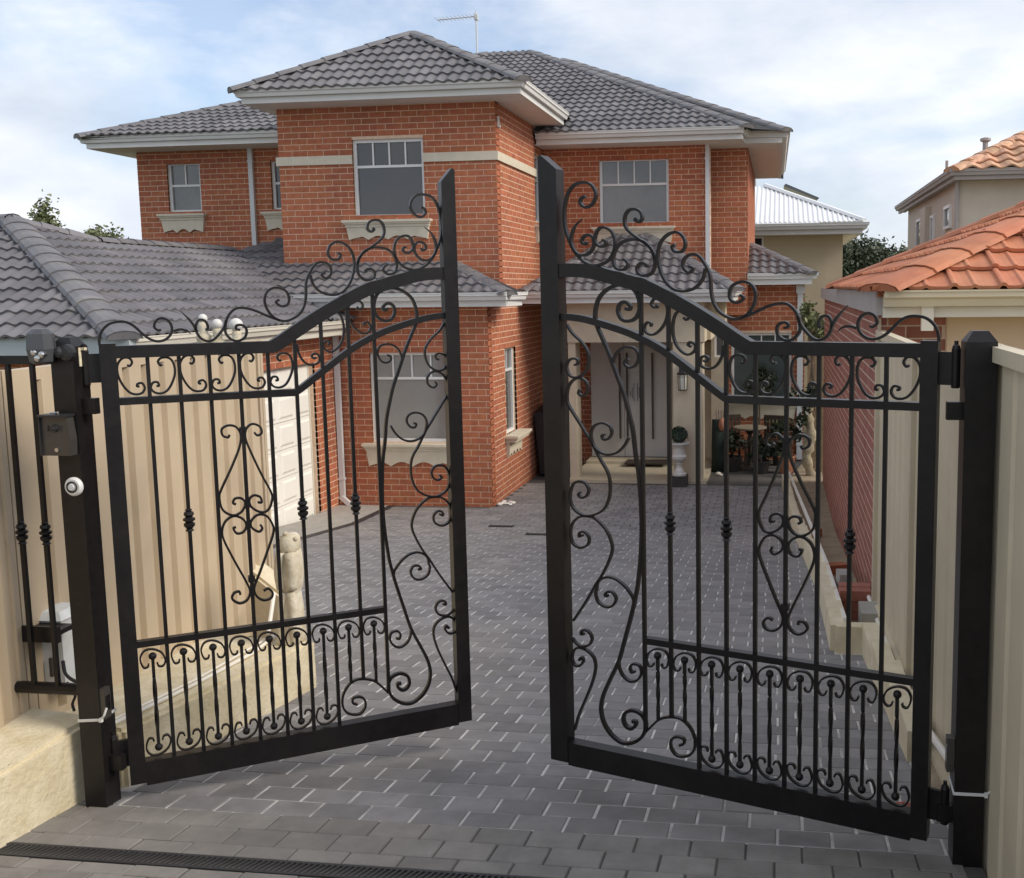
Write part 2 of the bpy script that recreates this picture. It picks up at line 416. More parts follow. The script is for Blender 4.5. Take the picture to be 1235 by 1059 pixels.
def tile_geo(w=.32, ln=.37, rolls=2, h=.03, lift=.036, seg=6):
    mb = MB(); n = rolls*seg; top = []; 
    for yi, y in enumerate((0, ln)):
        for i in range(n+1):
            x = -w/2+w*i/n; ph = (i/seg) % 1.0
            zz = h*(.5-.5*math.cos(2*math.pi*ph))
            top.append((x, y, zz+(lift if yi == 0 else 0.0)))
    low = [(x, 0, z-.027) for x, y, z in top[:n+1]]
    mb.add(top+low, [(i, i+1, i+n+2, i+n+1) for i in range(n)]+[(2*n+2+i, 2*n+3+i, i+1, i) for i in range(n)])
    return mb
TILE = tile_geo()
def roof_face(pts, owner, joined, full, deckmb, w=.32, gauge=.285, stag=0.0, tile=TILE, x_off=0.0, overhang=.04, org=None):
    P = [Vector(p) for p in pts]; X = (P[1]-P[0]).normalized(); nrm = Vector((0,0,0))
    for i in range(len(P)): nrm += (P[i]-P[0]).cross(P[(i+1) % len(P)]-P[0])
    nrm.normalize()
    if nrm.z < 0: nrm = -nrm
    Y = nrm.cross(X).normalized()
    if Y.z < 0: X = -X; Y = -Y
    O = Vector(org) if org else P[0]
    q = [((p-O).dot(X), (p-O).dot(Y)) for p in P]
    deckmb.add([p-nrm*.012 for p in P]+[p-nrm*.05 for p in P], [tuple(range(len(P))), tuple(range(len(P), 2*len(P)))[::-1]]+[(i, (i+1) % len(P), (i+1) % len(P)+len(P), i+len(P)) for i in range(len(P))])
    area = sum(q[i][0]*q[(i+1) % len(q)][1]-q[(i+1) % len(q)][0]*q[i][1] for i in range(len(q)))
    sgn = 1 if area > 0 else -1
    edges = []
    for i in range(len(q)):
        a, b = q[i], q[(i+1) % len(q)]; e = Vector((b[0]-a[0], b[1]-a[1])).normalized(); nn = Vector((e.y, -e.x))*sgn
        iseave = abs(e.y) < 1e-3 and abs(a[1]) < 1e-3
        edges.append((Vector(a), nn, iseave))
    x0, x1 = min(p[0] for p in q), max(p[0] for p in q); y1 = max(p[1] for p in q)
    bm = bmesh.new(); M3 = Matrix((X, Y, nrm)).transposed()
    row = 0; y = -overhang
    ymin = min(p[1] for p in q)
    while y+gauge*2 < ymin: y += gauge; row += 1
    while y < y1:
        c = math.floor(x0/w)*w-w+((row % 2)*stag)+x_off
        while c < x1+w:
            cs = [(c-w/2, y), (c+w/2, y), (c+w/2, y+.37), (c-w/2, y+.37)]
            ds = [[(Vector(k)-a).dot(nn)-(overhang+.01 if ev else 0) for k in cs] for a, nn, ev in edges]
            if not any(min(d) > 0 for d in ds):
                mtx = M3.to_4x4(); mtx.translation = O+X*c+Y*y
                if all(max(d) < 0 for d in ds) and full is not None: full.append((mtx, tile))
                else:
                    vs_ = [bm.verts.new(mtx @ Vector(v)) for v in tile.v]
                    for f in tile.f: bm.faces.new([vs_[i] for i in f])
            c += w
        y += gauge; row += 1
    for a, nn, ev in edges:
        if ev: continue
        co = O+X*a.x+Y*a.y; no_ = X*nn.x+Y*nn.y
        bmesh.ops.bisect_plane(bm, geom=list(bm.verts)+list(bm.edges)+list(bm.faces), plane_co=co, plane_no=no_, clear_outer=True)
    bm.verts.index_update()
    joined.add([v.co[:] for v in bm.verts], [tuple(v.index for v in f.verts) for f in bm.faces]); bm.free()
def place_tiles(roof, full, joined, n_single, matname, camp=Vector((0,0,2))):
    full.sort(key=lambda t: (t[0].translation-camp).length); ms = None
    for n, (mtx, tile) in enumerate(full):
        if n < n_single:
            if ms is None: ms = mesh('tile', tile, matname, smooth=False, fix=False)
            o = link('tile', ms, roof, mtx.translation); o.rotation_euler = mtx.to_euler()
        else: joined.add([mtx @ Vector(v) for v in tile.v], tile.f)
    tag(build('tile_field', joined, matname, roof, fix=False), kind='stuff')
def ridge_caps(p0, p1, roof, matname='ridge', r=.11, ln=.36, flat=.62):
    r *= 1.3; flat *= .8
    p0, p1 = Vector(p0), Vector(p1); p0.z -= .025; p1.z -= .025; d = p1-p0; n = max(1, round(d.length/ln)); t = d.normalized()
    sd_ = t.cross(Vector((0,0,1))).normalized(); up = sd_.cross(t).normalized()
    for i in range(n):
        a = p0+d*(i/n)-t*.03; b = p0+d*((i+1)/n); mb = MB(); K = 7; vs_ = []
        for (c, rr, lift) in ((a, r*1.04, .009), (b, r*.97, 0)):
            for ro in (rr, rr-.02):
                for j in range(K):
                    an = math.pi*j/(K-1); vs_.append(c+sd_*math.cos(an)*ro+up*(math.sin(an)*ro*flat+lift-.015))
        fs = [(j, j+1, 2*K+j+1, 2*K+j) for j in range(K-1)]+[(j, K+j, K+j+1, j+1) for j in range(K-1)]+[(0, 2*K, 3*K, K), (K-1, 2*K-1, 4*K-1, 3*K-1)]+[(2*K+j, 2*K+j+1, 3*K+j+1, 3*K+j) for j in range(K-1)]
        if i == 0: fs.append(tuple(range(K)))
        mb.add(vs_, fs); build('ridge_cap', mb, matname, roof)
GPROF = [(0, -.105), (.085, -.105), (.098, -.06), (.118, -.045), (.118, -.012), (.125, -.012), (.125, 0), (.108, 0), (.108, -.02), (0, -.02)]
def gutter(path, out_left, parent, matname='trim', fascia=.19, fmat=None, gw=1.0, fdrop=None):
    """quad gutter and fascia along a path of points at gutter-top height; out_left: the outside lies left of the direction of travel"""
    sg = -1 if out_left else 1
    mb = MB(); mb.sweep(path, [(sg*x*gw-sg*.0, z*gw) for x, z in GPROF]); build('gutter', mb, matname, parent)
    mb = MB(); mb.sweep(path, [(-sg*.03, -.03), (sg*.035 if fascia > .15 else -sg*.002, -.107*gw), (sg*.035, -fascia), (-sg*.03, -fascia)] if False else [(-sg*.03, -.02), (-sg*.002, -.02), (-sg*.002, -.108*gw), (sg*.03, -.108*gw), (sg*.03, -fascia), (-sg*.03, -fascia)])
    build('fascia', mb, fmat or matname, parent)
def window(house, fr, a0, a1, b0, b1, ntop, tz, glass, d=-.07, fw=.045, top_glass=None, blind=None):
    mb = MB()
    for q in ((a0, a0+fw, b0, b1), (a1-fw, a1, b0, b1), (a0+fw, a1-fw, b1-fw, b1), (a0+fw, a1-fw, b0, b0+fw)): fr.box(mb, *q, d-.04, d+.02)
    if tz: fr.box(mb, a0+fw, a1-fw, tz-.018, tz+.018, d-.03, d+.012)
    w = (a1-a0-2*fw)/max(1, ntop)
    if tz:
        for i in range(1, ntop): fr.box(mb, a0+fw+w*i-.011, a0+fw+w*i+.011, tz+.018, b1-fw, d-.028, d+.010)
    o = build('window', mb, 'frame_white', house)
    def pane(x0, x1, z0, z1, gm):
        p = MB(); fr.box(p, x0-.003, x1+.003, z0-.003, z1+.003, d-.022, d-.014); build('pane', p, gm, o)
    if tz:
        pane(a0+fw, a1-fw, b0+fw, tz-.018, glass)
        for i in range(ntop): pane(a0+fw+w*i+(.011 if i else 0), a0+fw+w*(i+1)-(.011 if i < ntop-1 else 0), tz+.018, b1-fw, top_glass or glass)
    else: pane(a0+fw, a1-fw, b0+fw, b1-fw, glass)
    return o
def sill(house, fr, a0, a1, top, bottom, proud=.12, waves=4, matname='sill_cream'):
    mb = MB(); t = (top-bottom)
    fr.box(mb, a0, a1, top-.035, top, -.06, proud); fr.box(mb, a0+.02, a1-.02, top-.06, top-.035, -.05, proud-.02); fr.box(mb, a0+.035, a1-.035, top-.10, top-.06, -.05, proud-.045)
    ap0, ap1 = a0+.075, a1-.075; n = waves*6; pts = []
    for i in range(n+1):
        x = i/n; e = abs(math.sin(math.pi*waves*x)); edge = min(1, min(x, 1-x)*9)
        pts.append((ap0+(ap1-ap0)*x, bottom+.06*t/.3*e*(1 if .5/waves < x < 1-.5/waves else .6)))
    zt = top-.10; sl = .035
    front = [fr.p(a, b, .045) for a, b in pts]; back = [fr.p(a, b, -.02) for a, b in pts]
    tf = [fr.p(a0+.045+(a1-a0-.09)*i/n, zt, .06) for i in range(n+1)]; tb = [fr.p(a0+.045+(a1-a0-.09)*i/n, zt, -.02) for i in range(n+1)]
    m_ = n+1; fs = []
    for i in range(n):
        fs += [(i, i+1, 2*m_+i+1, 2*m_+i), (m_+i, 3*m_+i, 3*m_+i+1, m_+i+1), (i, m_+i, m_+i+1, i+1), (2*m_+i, 2*m_+i+1, 3*m_+i+1, 3*m_+i)]
    fs += [(0, 2*m_, 3*m_, m_), (n, m_+n, 3*m_+n, 2*m_+n)]
    mb.add(front+back+tf+tb, fs); build('window_sill', mb, matname, house)
def downpipe(house, u, v, z0, z1, w=.075, d=.06, foot=None, matname='pipe_grey'):
    mb = MB(); mb.box(u-w/2, u+w/2, v-d/2, v+d/2, z0, z1); 
    for z in (z0+.25, z1-.3): mb.box(u-w/2-.012, u+w/2+.012, v-d/2-.006, v+d/2+.01, z, z+.03)
    if foot: mb.obox((u+foot/2, v-.05, z0-.06), Vector((foot/2+.02, -.03, -.07)), Vector((0, d/2, 0)), Vector((w/2*.8, 0, w/2*.5)))
    build('downpipe', mb, matname, house)

# ================================================================== THE BRICK HOUSE
house = thing('brick_house', 'two-storey red brick house with charcoal tiled roof at the end of the driveway', 'house', (-4.03, 16.2, -1.08))
core, bricks, full = MB(), MB(), []
F1 = Fr('front', 14.314); F2 = Fr('front', 15.004); FRW = Fr('front', 18.02); FRB = Fr('front', 18.58); FLW = Fr('front', 16.8); FGR = Fr('front', 19.0)
SR = Fr('right', -4.03); SRB = Fr('right', -.563); GW = Fr('right', -6.28); FEN = Fr('front', 18.5); SGR = Fr('right', .43)
W_low = (-5.77, -4.57, -.155, 1.13); W_up = (-6.176, -5.105, 3.055, 4.175); W_rw = (-3.05, -1.865, 3.055, 4.16)
W_lw = (-10.18, -9.59, 3.335, 4.16); W_lw2 = (-8.34, -7.70, 3.335, 4.16); W_sl = (15.19, 15.84, -.17, 1.135); W_su = (17.42, 17.93, 3.1, 4.21)
W_gr = (-.86, .205, -.05, 1.165)
B = lambda fr, a0, a1, b0, b1, holes=(), **k: brick_wall(fr, a0, a1, b0, b1, list(holes), core, bricks, full, **k)
B(F1, -6.30, -4.03, -1.12, 1.80, [W_low], seed=1)
B(F2, -7.31, -4.03, 1.95, 4.66, [W_up], seed=2, ph=.1)
B(SR, 14.32, 18.4, -1.16, 1.80, [W_sl], seed=3, ph=.05, proud=.001)
B(SR, 15.01, 18.4, 1.80, 4.66, [W_su], seed=4, ph=.05, proud=.001)
B(FRW, -4.02, -1.17, 1.7, 4.37, [W_rw], seed=5, ph=.03)
B(FRB, -1.25, -.563, 1.5, 4.37, [], seed=6)
B(SRB, 18.59, 23.8, 1.5, 4.37, [], seed=7)
B(FLW, -10.71, -7.32, 1.2, 4.40, [W_lw, W_lw2], seed=8, ph=.07)
B(FEN, -4.02, -3.33, -1.16, 1.75, [], seed=9)
B(FGR, -.92, .43, -1.2, 2.05, [W_gr], seed=10)
B(SGR, 19.01, 23.5, -1.2, 2.05, [], seed=11)
GD = (9.75, 13.62, -1.2, 1.04)
B(GW, 9.35, 14.30, -1.12, 1.47, [GD], seed=12, ph=.02, proud=.001)
FGF = Fr('front', 9.35); B(FGF, -9.6, -6.28, -1.0, 1.47, [], seed=13)
# hidden closing walls
core.box(-6.5, -6.48, 9.4, 14.25, -1.1, 1.4); core.box(-10.70, -10.5, 17.0, 23.8, 1.2, 4.40); core.box(-7.30, -7.12, 15.2, 16.9, 1.95, 4.66); core.box(-10.7, -.6, 23.6, 23.8, -1.2, 4.38)
wall = build('wall', core, 'mortar', house)
place_bricks(house, wall, full, bricks, 300, 'brick')
# rendered band
for fr_, a_, b_ in ((F2, -7.345, -6.176), (F2, -5.105, -3.995), (SR, 15.0, 17.42)):
    mb = MB(); fr_.box(mb, a_, b_, 3.829, 3.953, -.02, .03 if fr_ is F2 else .0345); build('string_course', mb, 'sill_cream', house)
# windows and sills
window(house, F1, *W_low, 4, .755, 'glass_pale'); sill(house, F1, -5.90, -4.44, -.17, -.50)
window(house, F2, *W_up, 4, 3.79, 'glass_dark'); sill(house, F2, -6.34, -5.0, 3.02, 2.735)
window(house, FRW, *W_rw, 4, 3.73, 'glass_mid', top_glass='glass_mid'); sill(house, FRW, -3.18, -1.76, 3.02, 2.74)
window(house, FLW, *W_lw, 2, 3.78, 'glass_mid', top_glass='glass_mid'); sill(house, FLW, -10.35, -9.50, 3.31, 3.0, waves=3)
window(house, FLW, *W_lw2, 2, 3.78, 'glass_dark'); sill(house, FLW, -8.5, -7.55, 3.31, 3.0, waves=3)
window(house, SR, *W_sl, 2, .78, 'glass_mid'); sill(house, SR, 15.08, 15.98, -.17, -.50, proud=.2, waves=4)
window(house, SR, *W_su, 2, 3.8, 'glass_mid'); sill(house, SR, 17.33, 18.0, 3.05, 2.75, waves=3)
window(house, FGR, *W_gr, 4, .90, 'glass_green'); sill(house, FGR, -.98, .33, -.07, -.38, waves=4)
mb = MB(); SR.box(mb, 15.10, 15.13, 4.32, 4.45, .006, .03); SR.box(mb, 15.095, 15.135, 4.30, 4.33, .006, .05); build('wall_sensor', mb, 'white_plastic', house)
# downpipes
downpipe(house, -8.66, 16.755, 2.35, 4.42); downpipe(house, -1.21, 17.975, 2.1, 4.40, w=.07); downpipe(house, -6.23, 14.245, -.95, 1.38, foot=.16, w=.07); downpipe(house, .355, 18.955, -1.1, 1.86, w=.10)
mb = MB(); mb.box(.28, .43, 18.88, 19.0, 1.86, 2.0); build('rainwater_head', mb, 'pipe_grey', house)

# ---- roofs
roof = bpy.data.objects.new('roof', None); COL.objects.link(roof); roof.parent = house; roof.location = Vector((-4.03, 16.2, 4.5))-wl(house); WL['roof'] = Vector((-4.03, 16.2, 4.5))
deck, tj, tf_ = MB(), MB(), []
def face(*pts, **k): roof_face(pts, house, tj, tf_, deck, **k)
# upper bay roof
GZB = 4.815
bE = [(-7.62, 14.43, GZB), (-3.49, 14.43, GZB), (-3.49, 18.3, GZB), (-7.62, 18.3, GZB)]; bA = (-5.58, 16.1, 5.87); bB = (-5.58, 20.6, 5.87)
face(bE[0], bE[1], bA); 
deck.add([bE[1], (-3.49, 20, GZB), bB, bA], [(0,1,2,3)]); deck.add([bE[0], bA, bB, (-7.62, 20, GZB)], [(0,1,2,3)])
ridge_caps((-7.66, 14.40, GZB+.02), (bA[0]-.04, bA[1], bA[2]+.03), roof); ridge_caps((-3.47, 14.41, GZB+.02), (bA[0]+.04, bA[1], bA[2]+.03), roof); ridge_caps(bA, (-5.58, 19.5, 5.89), roof)
gutter([(-7.55, 18.2, 4.835), (-7.55, 14.53, 4.835), (-3.55, 14.53, 4.835), (-3.55, 17.4, 4.835)], False, house)
mb = MB(); mb.box(-7.56, -7.32, 14.50, 17.9, 4.648, 4.66); mb.box(-4.02, -3.54, 14.50, 17.45, 4.6485, 4.66); mb.box(-7.32, -4.02, 14.50, 15.0, 4.648, 4.66); mb.box(-7.56, -7.54, 17.0, 18.1, 4.65, 4.8); build('soffit', mb, 'soffit', house)
# main roof, right wing
GZW = 4.52
rA, rB = (-5.3, 22.8, 7.0), (-6.3, 22.8, 7.0)
face((-4.1, 17.36, GZW), (-.55, 17.36, GZW), rA, (-6.3, 22.8, 7.0), (-6.3, 17.36, GZW))
h2 = (.06, 17.92, GZW); h2t = (-4.45, 22.15, 6.64)
deck.add([(-.55, 17.36, GZW-.03), h2, h2t, rA], [(0,1,2),(0,2,3)]); deck.add([h2, (.06, 26, GZW), (-5.3, 26, 7.0), rA, h2t], [(0,1,2,3,4)])
ridge_caps((-.53, 17.34, GZW+.02), (rA[0], rA[1], rA[2]+.03), roof); ridge_caps((.08, 17.90, GZW+.02), (h2t[0], h2t[1], h2t[2]+.05), roof); ridge_caps(rA, rB, roof)
gutter([(-3.99, 17.45, 4.53), (-.62, 17.45, 4.53), (-.62, 18.01, 4.53), (-.02, 18.01, 4.53), (-.02, 24, 4.53)], False, house)
mb = MB(); mb.box(-4.02, -.63, 17.42, 18.0, 4.341, 4.355); mb.box(-1.2, -.03, 18.0, 18.575, 4.341, 4.355); mb.box(-.556, -.03, 18.575, 23.9, 4.341, 4.355); build('soffit', mb, 'soffit', house)
# left wing roof
lE = (-11.22, 16.12, GZW); lA = (-6.3, 22.8, 7.0)
face(lE, (-6.3, 16.12, GZW), lA)
deck.add([lE, lA, (-6.3, 26, 7.0), (-11.22, 26, GZW)], [(0,1,2,3)])
ridge_caps((lE[0]-.03, lE[1]-.02, lE[2]+.02), (lA[0], lA[1], lA[2]+.03), roof)
gutter([(-11.15, 23.5, 4.53), (-11.15, 16.21, 4.53), (-7.33, 16.21, 4.53)], False, house)
mb = MB(); mb.box(-11.14, -7.33, 16.18, 16.79, 4.341, 4.355); mb.box(-11.14, -10.72, 16.79, 23.7, 4.341, 4.355); build('soffit', mb, 'soffit', house)
# skirt roof over the lower bay and the valley beside the garage
GS = 1.945; tn = .385
sz_ = lambda v: GS+(v-13.88)*tn
face((-7.05, 13.88, GS), (-3.62, 13.88, GS), (-4.72, 15.0, sz_(15.0)), (-7.05, 15.0, sz_(15.0)))
face((-8.49, 15.0, sz_(15.0)), (-7.31, 15.0, sz_(15.0)), (-7.31, 16.6, sz_(16.6)), (-7.45, 16.6, sz_(16.6)), (-8.49, 15.5, sz_(15.5)), overhang=0)
face((-8.0, 14.1, sz_(14.1)), (-7.0, 14.1, sz_(14.1)), (-7.0, 15.0, sz_(15.0)), (-8.0, 15.0, sz_(15.0)), overhang=0)
deck.add([(-3.62, 13.88, GS-.02), (-3.62, 15.0, GS-.02), (-4.02, 15.0, GS+.16), (-4.72, 15.0, sz_(15.0)-.02)], [(0,1,2,3)])
ridge_caps((-3.62, 13.87, GS+.01), (-4.72, 15.0, sz_(15.0)+.02), roof)
gutter([(-6.9, 13.96, 1.955), (-3.66, 13.96, 1.955), (-3.66, 14.72, 1.955)], False, house)
mb = MB(); mb.box(-6.28, -3.69, 13.93, 14.305, 1.765, 1.78); mb.box(-4.02, -3.69, 14.305, 14.75, 1.765, 1.78); build('soffit', mb, 'soffit', house)
mb = MB(); F2.box(mb, -7.30, -4.8, 2.27, 2.40, .004, .02); build('flashing', mb, 'ridge', house)
# porch roof
GP = 1.945
face((-4.0, 16.02, GP), (-.66, 16.02, GP), (-2.25, 17.95, 2.86), (-2.75, 17.95, 2.86))
face((-.66, 16.02, GP), (-.66, 18.1, GP), (-2.25, 17.95, 2.86))
deck.add([(-4.0, 16.02, GP), (-2.75, 17.95, 2.86), (-4.0, 18.0, GP)], [(0,1,2)])
ridge_caps((-.64, 16.0, GP+.02), (-2.25, 17.98, 2.88), roof); ridge_caps((-3.95, 16.05, GP+.02), (-2.75, 17.98, 2.88), roof)
gutter([(-4.02, 16.1, 1.955), (-.75, 16.1, 1.955), (-.75, 18.5, 1.955)], False, house)
# right ground-floor wing roof
GG = 2.20
face((-.56, 18.55, GG), (.55, 18.55, GG), (-.55, 19.85, 2.74))
deck.add([(.55, 18.55, GG), (.55, 23, GG), (-.55, 23, 2.74), (-.55, 19.85, 2.74)], [(0,1,2,3)])
ridge_caps((.56, 18.54, GG+.02), (-.53, 19.85, 2.77), roof, r=.10)
gutter([(-.56, 18.6, 2.215), (.50, 18.6, 2.215), (.50, 22.5, 2.215)], False, house, fascia=.2)
mb = MB(); mb.box(-.56, .46, 18.59, 19.0, 2.02, 2.035); build('soffit', mb, 'soffit', house)
# garage roof
ZG = 1.595; tg = math.tan(R(22.5)); ue = -5.95; ve = 8.93
ap = (-9.01, 11.55, ZG+3.06*tg); mid_ = (-8.49, 12.3, ZG+2.54*tg); rb = (-8.49, 15.5, ZG+2.54*tg)
zr = lambda u: ZG+(ue-u)*tg
face((ue, 12.3, ZG), (ue, ve, ZG), (-9.01, 11.55, zr(-9.01)), (-8.49, 12.3, zr(-8.49)), org=(ue, 9, ZG), gauge=.268)
face((ue, 14.25, ZG), (ue, 12.3, ZG), (-8.49, 12.3, zr(-8.49)), (-8.49, 14.25, zr(-8.49)), org=(ue, 9, ZG), gauge=.268)
face((-6.9, 15.6, zr(-6.9)), (-6.9, 14.25, zr(-6.9)), (-8.49, 14.25, zr(-8.49)), (-8.49, 15.6, zr(-8.49)), org=(ue, 9, ZG), gauge=.268)
face((-12.6, ve, ZG), (ue, ve, ZG), (-9.01, 11.55, zr(-9.01)), (-12.6, 11.55, zr(-9.01)), gauge=.255)
deck.add([(-9.01, 11.55, zr(-9.01)-.02), (-12.6, 11.55, zr(-9.01)-.02), (-12.6, 14.0, zr(-8.2)), (-8.49, 12.3, zr(-8.49)-.02)], [(0,1,2,3)]); deck.add([(-8.49, 12.3, zr(-8.49)-.02), (-8.49, 15.6, zr(-8.49)-.02), (-11, 15.6, ZG), (-11, 12.3, ZG)], [(0,1,2,3)])
ridge_caps((ue+.02, ve-.02, ZG+.03), (-9.01, 11.55, zr(-9.01)+.04), roof, r=.125, ln=.34); ridge_caps((-9.01, 11.55, zr(-9.01)+.04), (-12.6, 11.55, zr(-9.01)+.04), roof, r=.125)
ridge_caps((-9.01, 11.55, zr(-9.01)+.03), (-8.49, 12.3, zr(-8.49)+.03), roof, r=.12); ridge_caps((-8.49, 12.3, zr(-8.49)+.03), (-8.49, 15.6, zr(-8.49)+.03), roof, r=.11)
mb = MB(); mb.sweep([(-7.0, 14.04, 2.045), (-8.49, 15.52, 2.66)], [(-.035, -.01), (.035, -.01), (.035, .012), (-.035, .012)]); build('valley_flashing', mb, 'deck', roof)
build('roof_deck', deck, 'deck', roof)
place_tiles(roof, tf_, tj, 300, 'tile')
gutter([(ue-.04, ve+.10, 1.60), (ue-.04, 13.9, 1.60)], False, house, matname='garage_fascia', fascia=.20)
mb = MB(); mb.box(-12.6, ue+.06, ve+.0, ve+.10, 1.44, 1.60); mb.box(-12.6, ue+.02, ve+.03, ve+.12, 1.36, 1.44); build('front_fascia', mb, 'fascia_shaded', house)
mb = MB(); mb.box(-6.275, -6.02, 9.1, 14.2, 1.385, 1.40); mb.box(-12, -6.3, 9.05, 9.34, 1.385, 1.40); build('soffit', mb, 'soffit', house)
# aerial
mb = MB(); mb.tube([(-6.42, 22.6, 6.9), (-6.42, 22.6, 7.86)], .018, 6); mb.tube([(-7.27, 22.6, 7.71), (-6.37, 22.6, 7.75)], .013, 6)
for i in range(11): x = -7.27+i*.085; mb.tube([(x, 22.38, 7.712+i*.004), (x, 22.82, 7.712+i*.004)], .006, 4)
mb.tube([(-6.42, 22.4, 7.71), (-6.42, 22.8, 7.71)], .008, 5); mb.box(-6.46, -6.38, 22.56, 22.64, 7.67, 7.79)
build('television_aerial', mb, 'pipe_grey', roof)

# ---- garage door, in sections
gd = MB(); GW.box(gd, GD[0], GD[1], -1.12, 1.04, -.16, -.12); gdoor = build('garage_door', gd, 'garage_paint', house)
nz = 6; hs = 2.16/nz; na = 8; wa = (GD[1]-GD[0])/na
pan = MB()
def pan_mesh():
    q = MB(); f0 = Fr('right', 0); w, h_ = wa/2-.045, hs/2-.045
    rec = [f0.p(a, b, d) for a, b, d in ((-w,-h_,0),(w,-h_,0),(w,h_,0),(-w,h_,0),(-w+.03,-h_+.03,.016),(w-.03,-h_+.03,.016),(w-.03,h_-.03,.016),(-w+.03,h_-.03,.016))]
    q.add(rec, [(0,1,5,4),(1,2,6,5),(2,3,7,6),(3,0,4,7),(4,5,6,7)]); return mesh('raised_panel', q, 'garage_paint')
pmh = pan_mesh()
for i in range(nz):
    s_ = MB(); z0 = -1.12+i*hs; GW.box(s_, GD[0], GD[1], z0+.004, z0+hs-.004, -.12, -.095); sec = build('section', s_, 'garage_paint', gdoor)
    for j in range(na): link('raised_panel', pmh, sec, GW.p(GD[0]+wa*(j+.5), z0+hs/2, -.094))
mb = MB(); GW.box(mb, GD[0], GD[1], 1.0, 1.04, -.19, -.085); GW.box(mb, GD[1]-.03, GD[1], -1.12, 1.0, -.19, -.085); build('door_frame', mb, 'garage_fascia', house)
# ---- porch
mb = MB(); mb.box(-3.36, -1.14, 16.40, 18.49, -1.2, -1.05); mb.box(-3.34, -1.16, 17.9, 18.49, -1.05, -1.0); build('porch_floor', mb, 'porch_floor', house)
mb = MB(); mb.box(-1.66, -1.20, 16.45, 16.95, -1.09, 1.14); build('column', mb, 'render_cream', house)
mb = MB(); mb.box(-3.33, -3.21, 16.45, 16.85, -1.09, 1.14); build('column', mb, 'render_cream', house)
mb = MB(); mb.box(-3.33, -1.16, 16.42, 16.98, 1.143, 1.77); mb.box(-1.72, -1.10, 16.975, 18.48, 1.15, 1.77); build('lintel', mb, 'render_cream', house)
mb = MB(); mb.box(-4.02, -.77, 16.13, 18.5, 1.772, 1.785); build('soffit', mb, 'soffit', house)
mb = MB(); mb.box(-3.33, -1.72, 18.42, 18.5, 1.04, 1.77); mb.box(-1.90, -1.16, 18.35, 18.5, -1.05, 1.04); build('entry_wall', mb, 'render_cream', house)
def door(u0, u1, hx):
    mb = MB(); mb.box(u0, u1, 18.40, 18.46, -.99, 1.035); d_ = build('door', mb, 'door_paint', house)
    for h_ in hx:
        q = MB(); q.tube([(h_, 18.32, -.66), (h_, 18.32, .86)], .019, 8)
        for z in (-.55, .1, .75): q.tube([(h_, 18.32, z), (h_, 18.42, z)], .010, 6)
        build('handle', q, 'door_metal', d_)
    return d_
door(-3.32, -2.73, (-2.79,)); d2 = door(-2.72, -1.90, (-2.66, -2.21))
q = MB()
for sx in (-1, 1):
    for k in range(3): q.sweep([(-2.52+sx*(.03+.03*k), 18.395, z) for z in (-.0+.05*k, .1+.03*k, .22-.02*k, .32-.07*k)], [(-.006, -.003), (.006, -.003), (.006, .003), (-.006, .003)], Vector((0,-1,0)))
build('etched_motif', q, 'door_metal', d2)
mb = MB(); mb.box(-3.33, -1.9, 18.36, 18.40, -1.03, -.99); build('threshold', mb, 'door_metal', house)
mb = MB(); mb.box(-2.62, -1.9, 17.6, 18.0, -.995, -.975); dm = tag(build('door_mat', mb, 'wood_dark'), 'dark doormat lying before the front door', 'doormat')
# nib wall right of the porch with its narrow window
mb = MB(); mb.box(-1.16, -.92, 18.0, 19.0, -1.15, .80); mb.box(-1.16, -.92, 18.0, 19.0, 1.2, 1.95); mb.box(-1.16, -1.10, 18.0, 19.0, .80, 1.2); build('rendered_wall', mb, 'render_cream', house)
window(house, Fr('front', 18.0), -1.10, -.92, .80, 1.2, 1, None, 'glass_mid', d=-.05, fw=.03)

